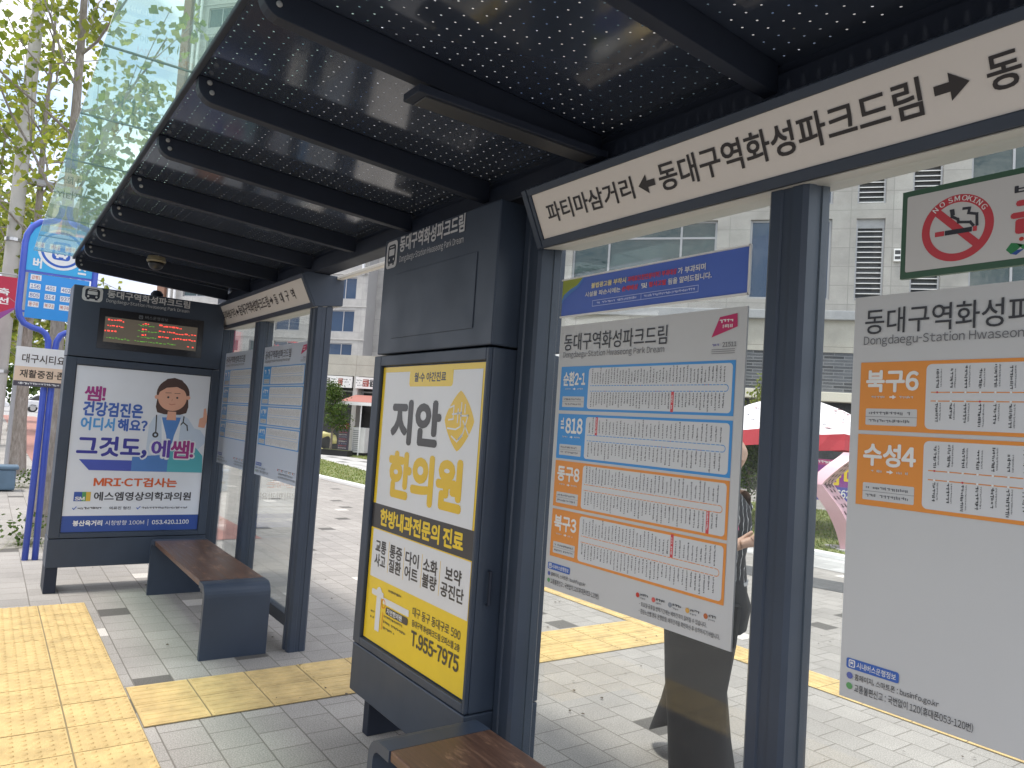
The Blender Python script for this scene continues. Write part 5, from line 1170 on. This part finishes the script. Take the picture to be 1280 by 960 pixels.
# striped top
m, nt_, bs = node_mat('black_top_with_white_lines'); B = NB(nt_); g = B.n('ShaderNodeTexCoord'); sp = B.n('ShaderNodeSeparateXYZ'); B.l(g.outputs['Object'], sp.inputs[0])
wv = B.math('ADD', B.math('ADD', B.math('MULTIPLY', sp.outputs[0], 30), B.math('MULTIPLY', sp.outputs[1], 30)), B.math('MULTIPLY', B.noise(g.outputs['Object'], 9, 3), 2.4)); fr_ = B.math('FRACT', wv); st = B.math('LESS_THAN', B.math('ABSOLUTE', B.math('SUBTRACT', fr_, .5)), .055)
B.l(B.mix(st, (.012, .012, .014), (.38, .38, .38)), bs.inputs['Base Color']); bs.inputs['Roughness'].default_value = .85
b = MB(); b.loft([ringz(c, rx, ry, 24) for (c, rx, ry) in [((-.015, 0, .86), .175, .20), ((-.01, 0, .93), .165, .19), ((.0, 0, 1.02), .145, .175), ((.02, 0, 1.16), .15, .185), ((.025, 0, 1.25), .125, .185), ((.03, 0, 1.305), .085, .13), ((.04, 0, 1.335), .06, .065)]], m)
for s, el in ((-1, (.07, -.225, 1.02)), (1, (-.12, .22, 1.02))):
    A = Vector((.025, s * .15, 1.26)); C = Vector(el); b.tube([A, A.lerp(C, .35), A.lerp(C, .75)], [.072, .066, .068], m, 14)
obj(b, 'top', t, local=True, smooth='auto')
b = MB(); b.loft([ringz((-.016, 0, z), rx, ry, 24) for z, rx, ry in ((.90, .178, .203), (.915, .178, .203))], mat('grey_trim', (.35, .35, .35), .8)); obj(b, 'waistband', t, local=True, smooth='auto')
# hair: bob with back volume, shoes, pink strap and bag
b = MB(); vs = []; rings = []
for i in range(9):
    f = i / 8; z = 1.40 + f * .205; k = math.sin(math.acos(max(-1, min(1, (f - .45) / .56)))) if f > .45 else 1 - .12 * (.45 - f)
    rings.append([(.045 + (.098 * k) * math.cos(a) * (1 if math.cos(a) < .2 else .72), .094 * k * math.sin(a), z + (.05 * max(0, math.cos(a)) if f < .75 else 0)) for a in [2 * math.pi * q / 22 for q in range(22)]])
b.loft(rings[3:], HAIRM); b.loft([[(x - .012 if x < .05 else min(x, .05), y, z) for (x, y, z) in r] for r in rings[:5]], HAIRM); obj(b, 'hair', t, local=True, smooth='auto')
for (c, pit) in (((-.20, .10, .0), .75), ((.13, -.105, 0), 0)):
    b = MB(); rings = []
    for (x, wd, h) in ((-.115, .03, .05), (-.10, .036, .085), (-.04, .038, .085), (.03, .043, .06), (.09, .045, .042), (.125, .03, .03)):
        rings.append([(x, wd * math.cos(a), max(.0, h * .5 + h * .5 * math.sin(a))) for a in [2 * math.pi * q / 14 for q in range(14)]])
    rings = [[(c[0] + (p[0] - .06) * math.cos(pit) + .06 + p[2] * math.sin(pit), c[1] + p[1], c[2] + p[2] * math.cos(pit) - (p[0] - .06) * math.sin(pit) + (0.012 if pit else 0)) for p in r] for r in rings]
    b.loft(rings, BLACK); obj(b, 'shoe', t, local=True, smooth='auto')
b = MB(); b.loft([[(.115, -.05, 1.33), (.118, -.015, 1.33), (.13, -.015, 1.32), (.127, -.05, 1.32)], [(.165, -.075, 1.16), (.168, -.035, 1.16), (.178, -.035, 1.16), (.175, -.075, 1.16)]], mat('pink_strap', (.55, .08, .22), .6)); obj(b, 'scarf', t, local=True)
for s in (-1, 1):
    b = MB(); b.lathe([(.004, -.004), (.011, 0), (.004, .004)], (.142, s * .033, 1.50), WHITE, 10, 'X'); b.lathe([(.005, .004), (.002, .006)], (.142, s * .033, 1.50), BLACK, 8, 'X'); obj(b, 'eye', t, local=True)
b = MB(); b.tube([(.128, -.02, 1.432), (.135, 0, 1.43), (.128, .02, 1.432)], .004, mat('lip', (.40, .15, .13), .5), 6); obj(b, 'mouth', t, local=True)
# fallen leaves and specks on the paving
b = MB(); rr = random.Random(12)
for _ in range(170):
    x, y = rr.uniform(-9, -1.6), rr.uniform(.8, 6); leaf_quad(b, Vector((x, y, .0075)), .0, rr, BARK)
    a = rr.uniform(0, 6.28); s_ = rr.uniform(.012, .034); u = Vector((math.cos(a), math.sin(a), 0)); v = Vector((-u.y, u.x, 0)); P = Vector((x, y, .0105 if True else 0))
    b.add([P, P + u * s_ * .5 + v * s_ * .3 + Vector((0, 0, .004)), P + u * s_, P + u * s_ * .5 - v * s_ * .3], [(0, 1, 2, 3)], ink('#4a3c2c'))
obj(b, 'leaf_litter', kind='stuff', label='small dry brown leaves scattered over the paving', cat='leaf litter')
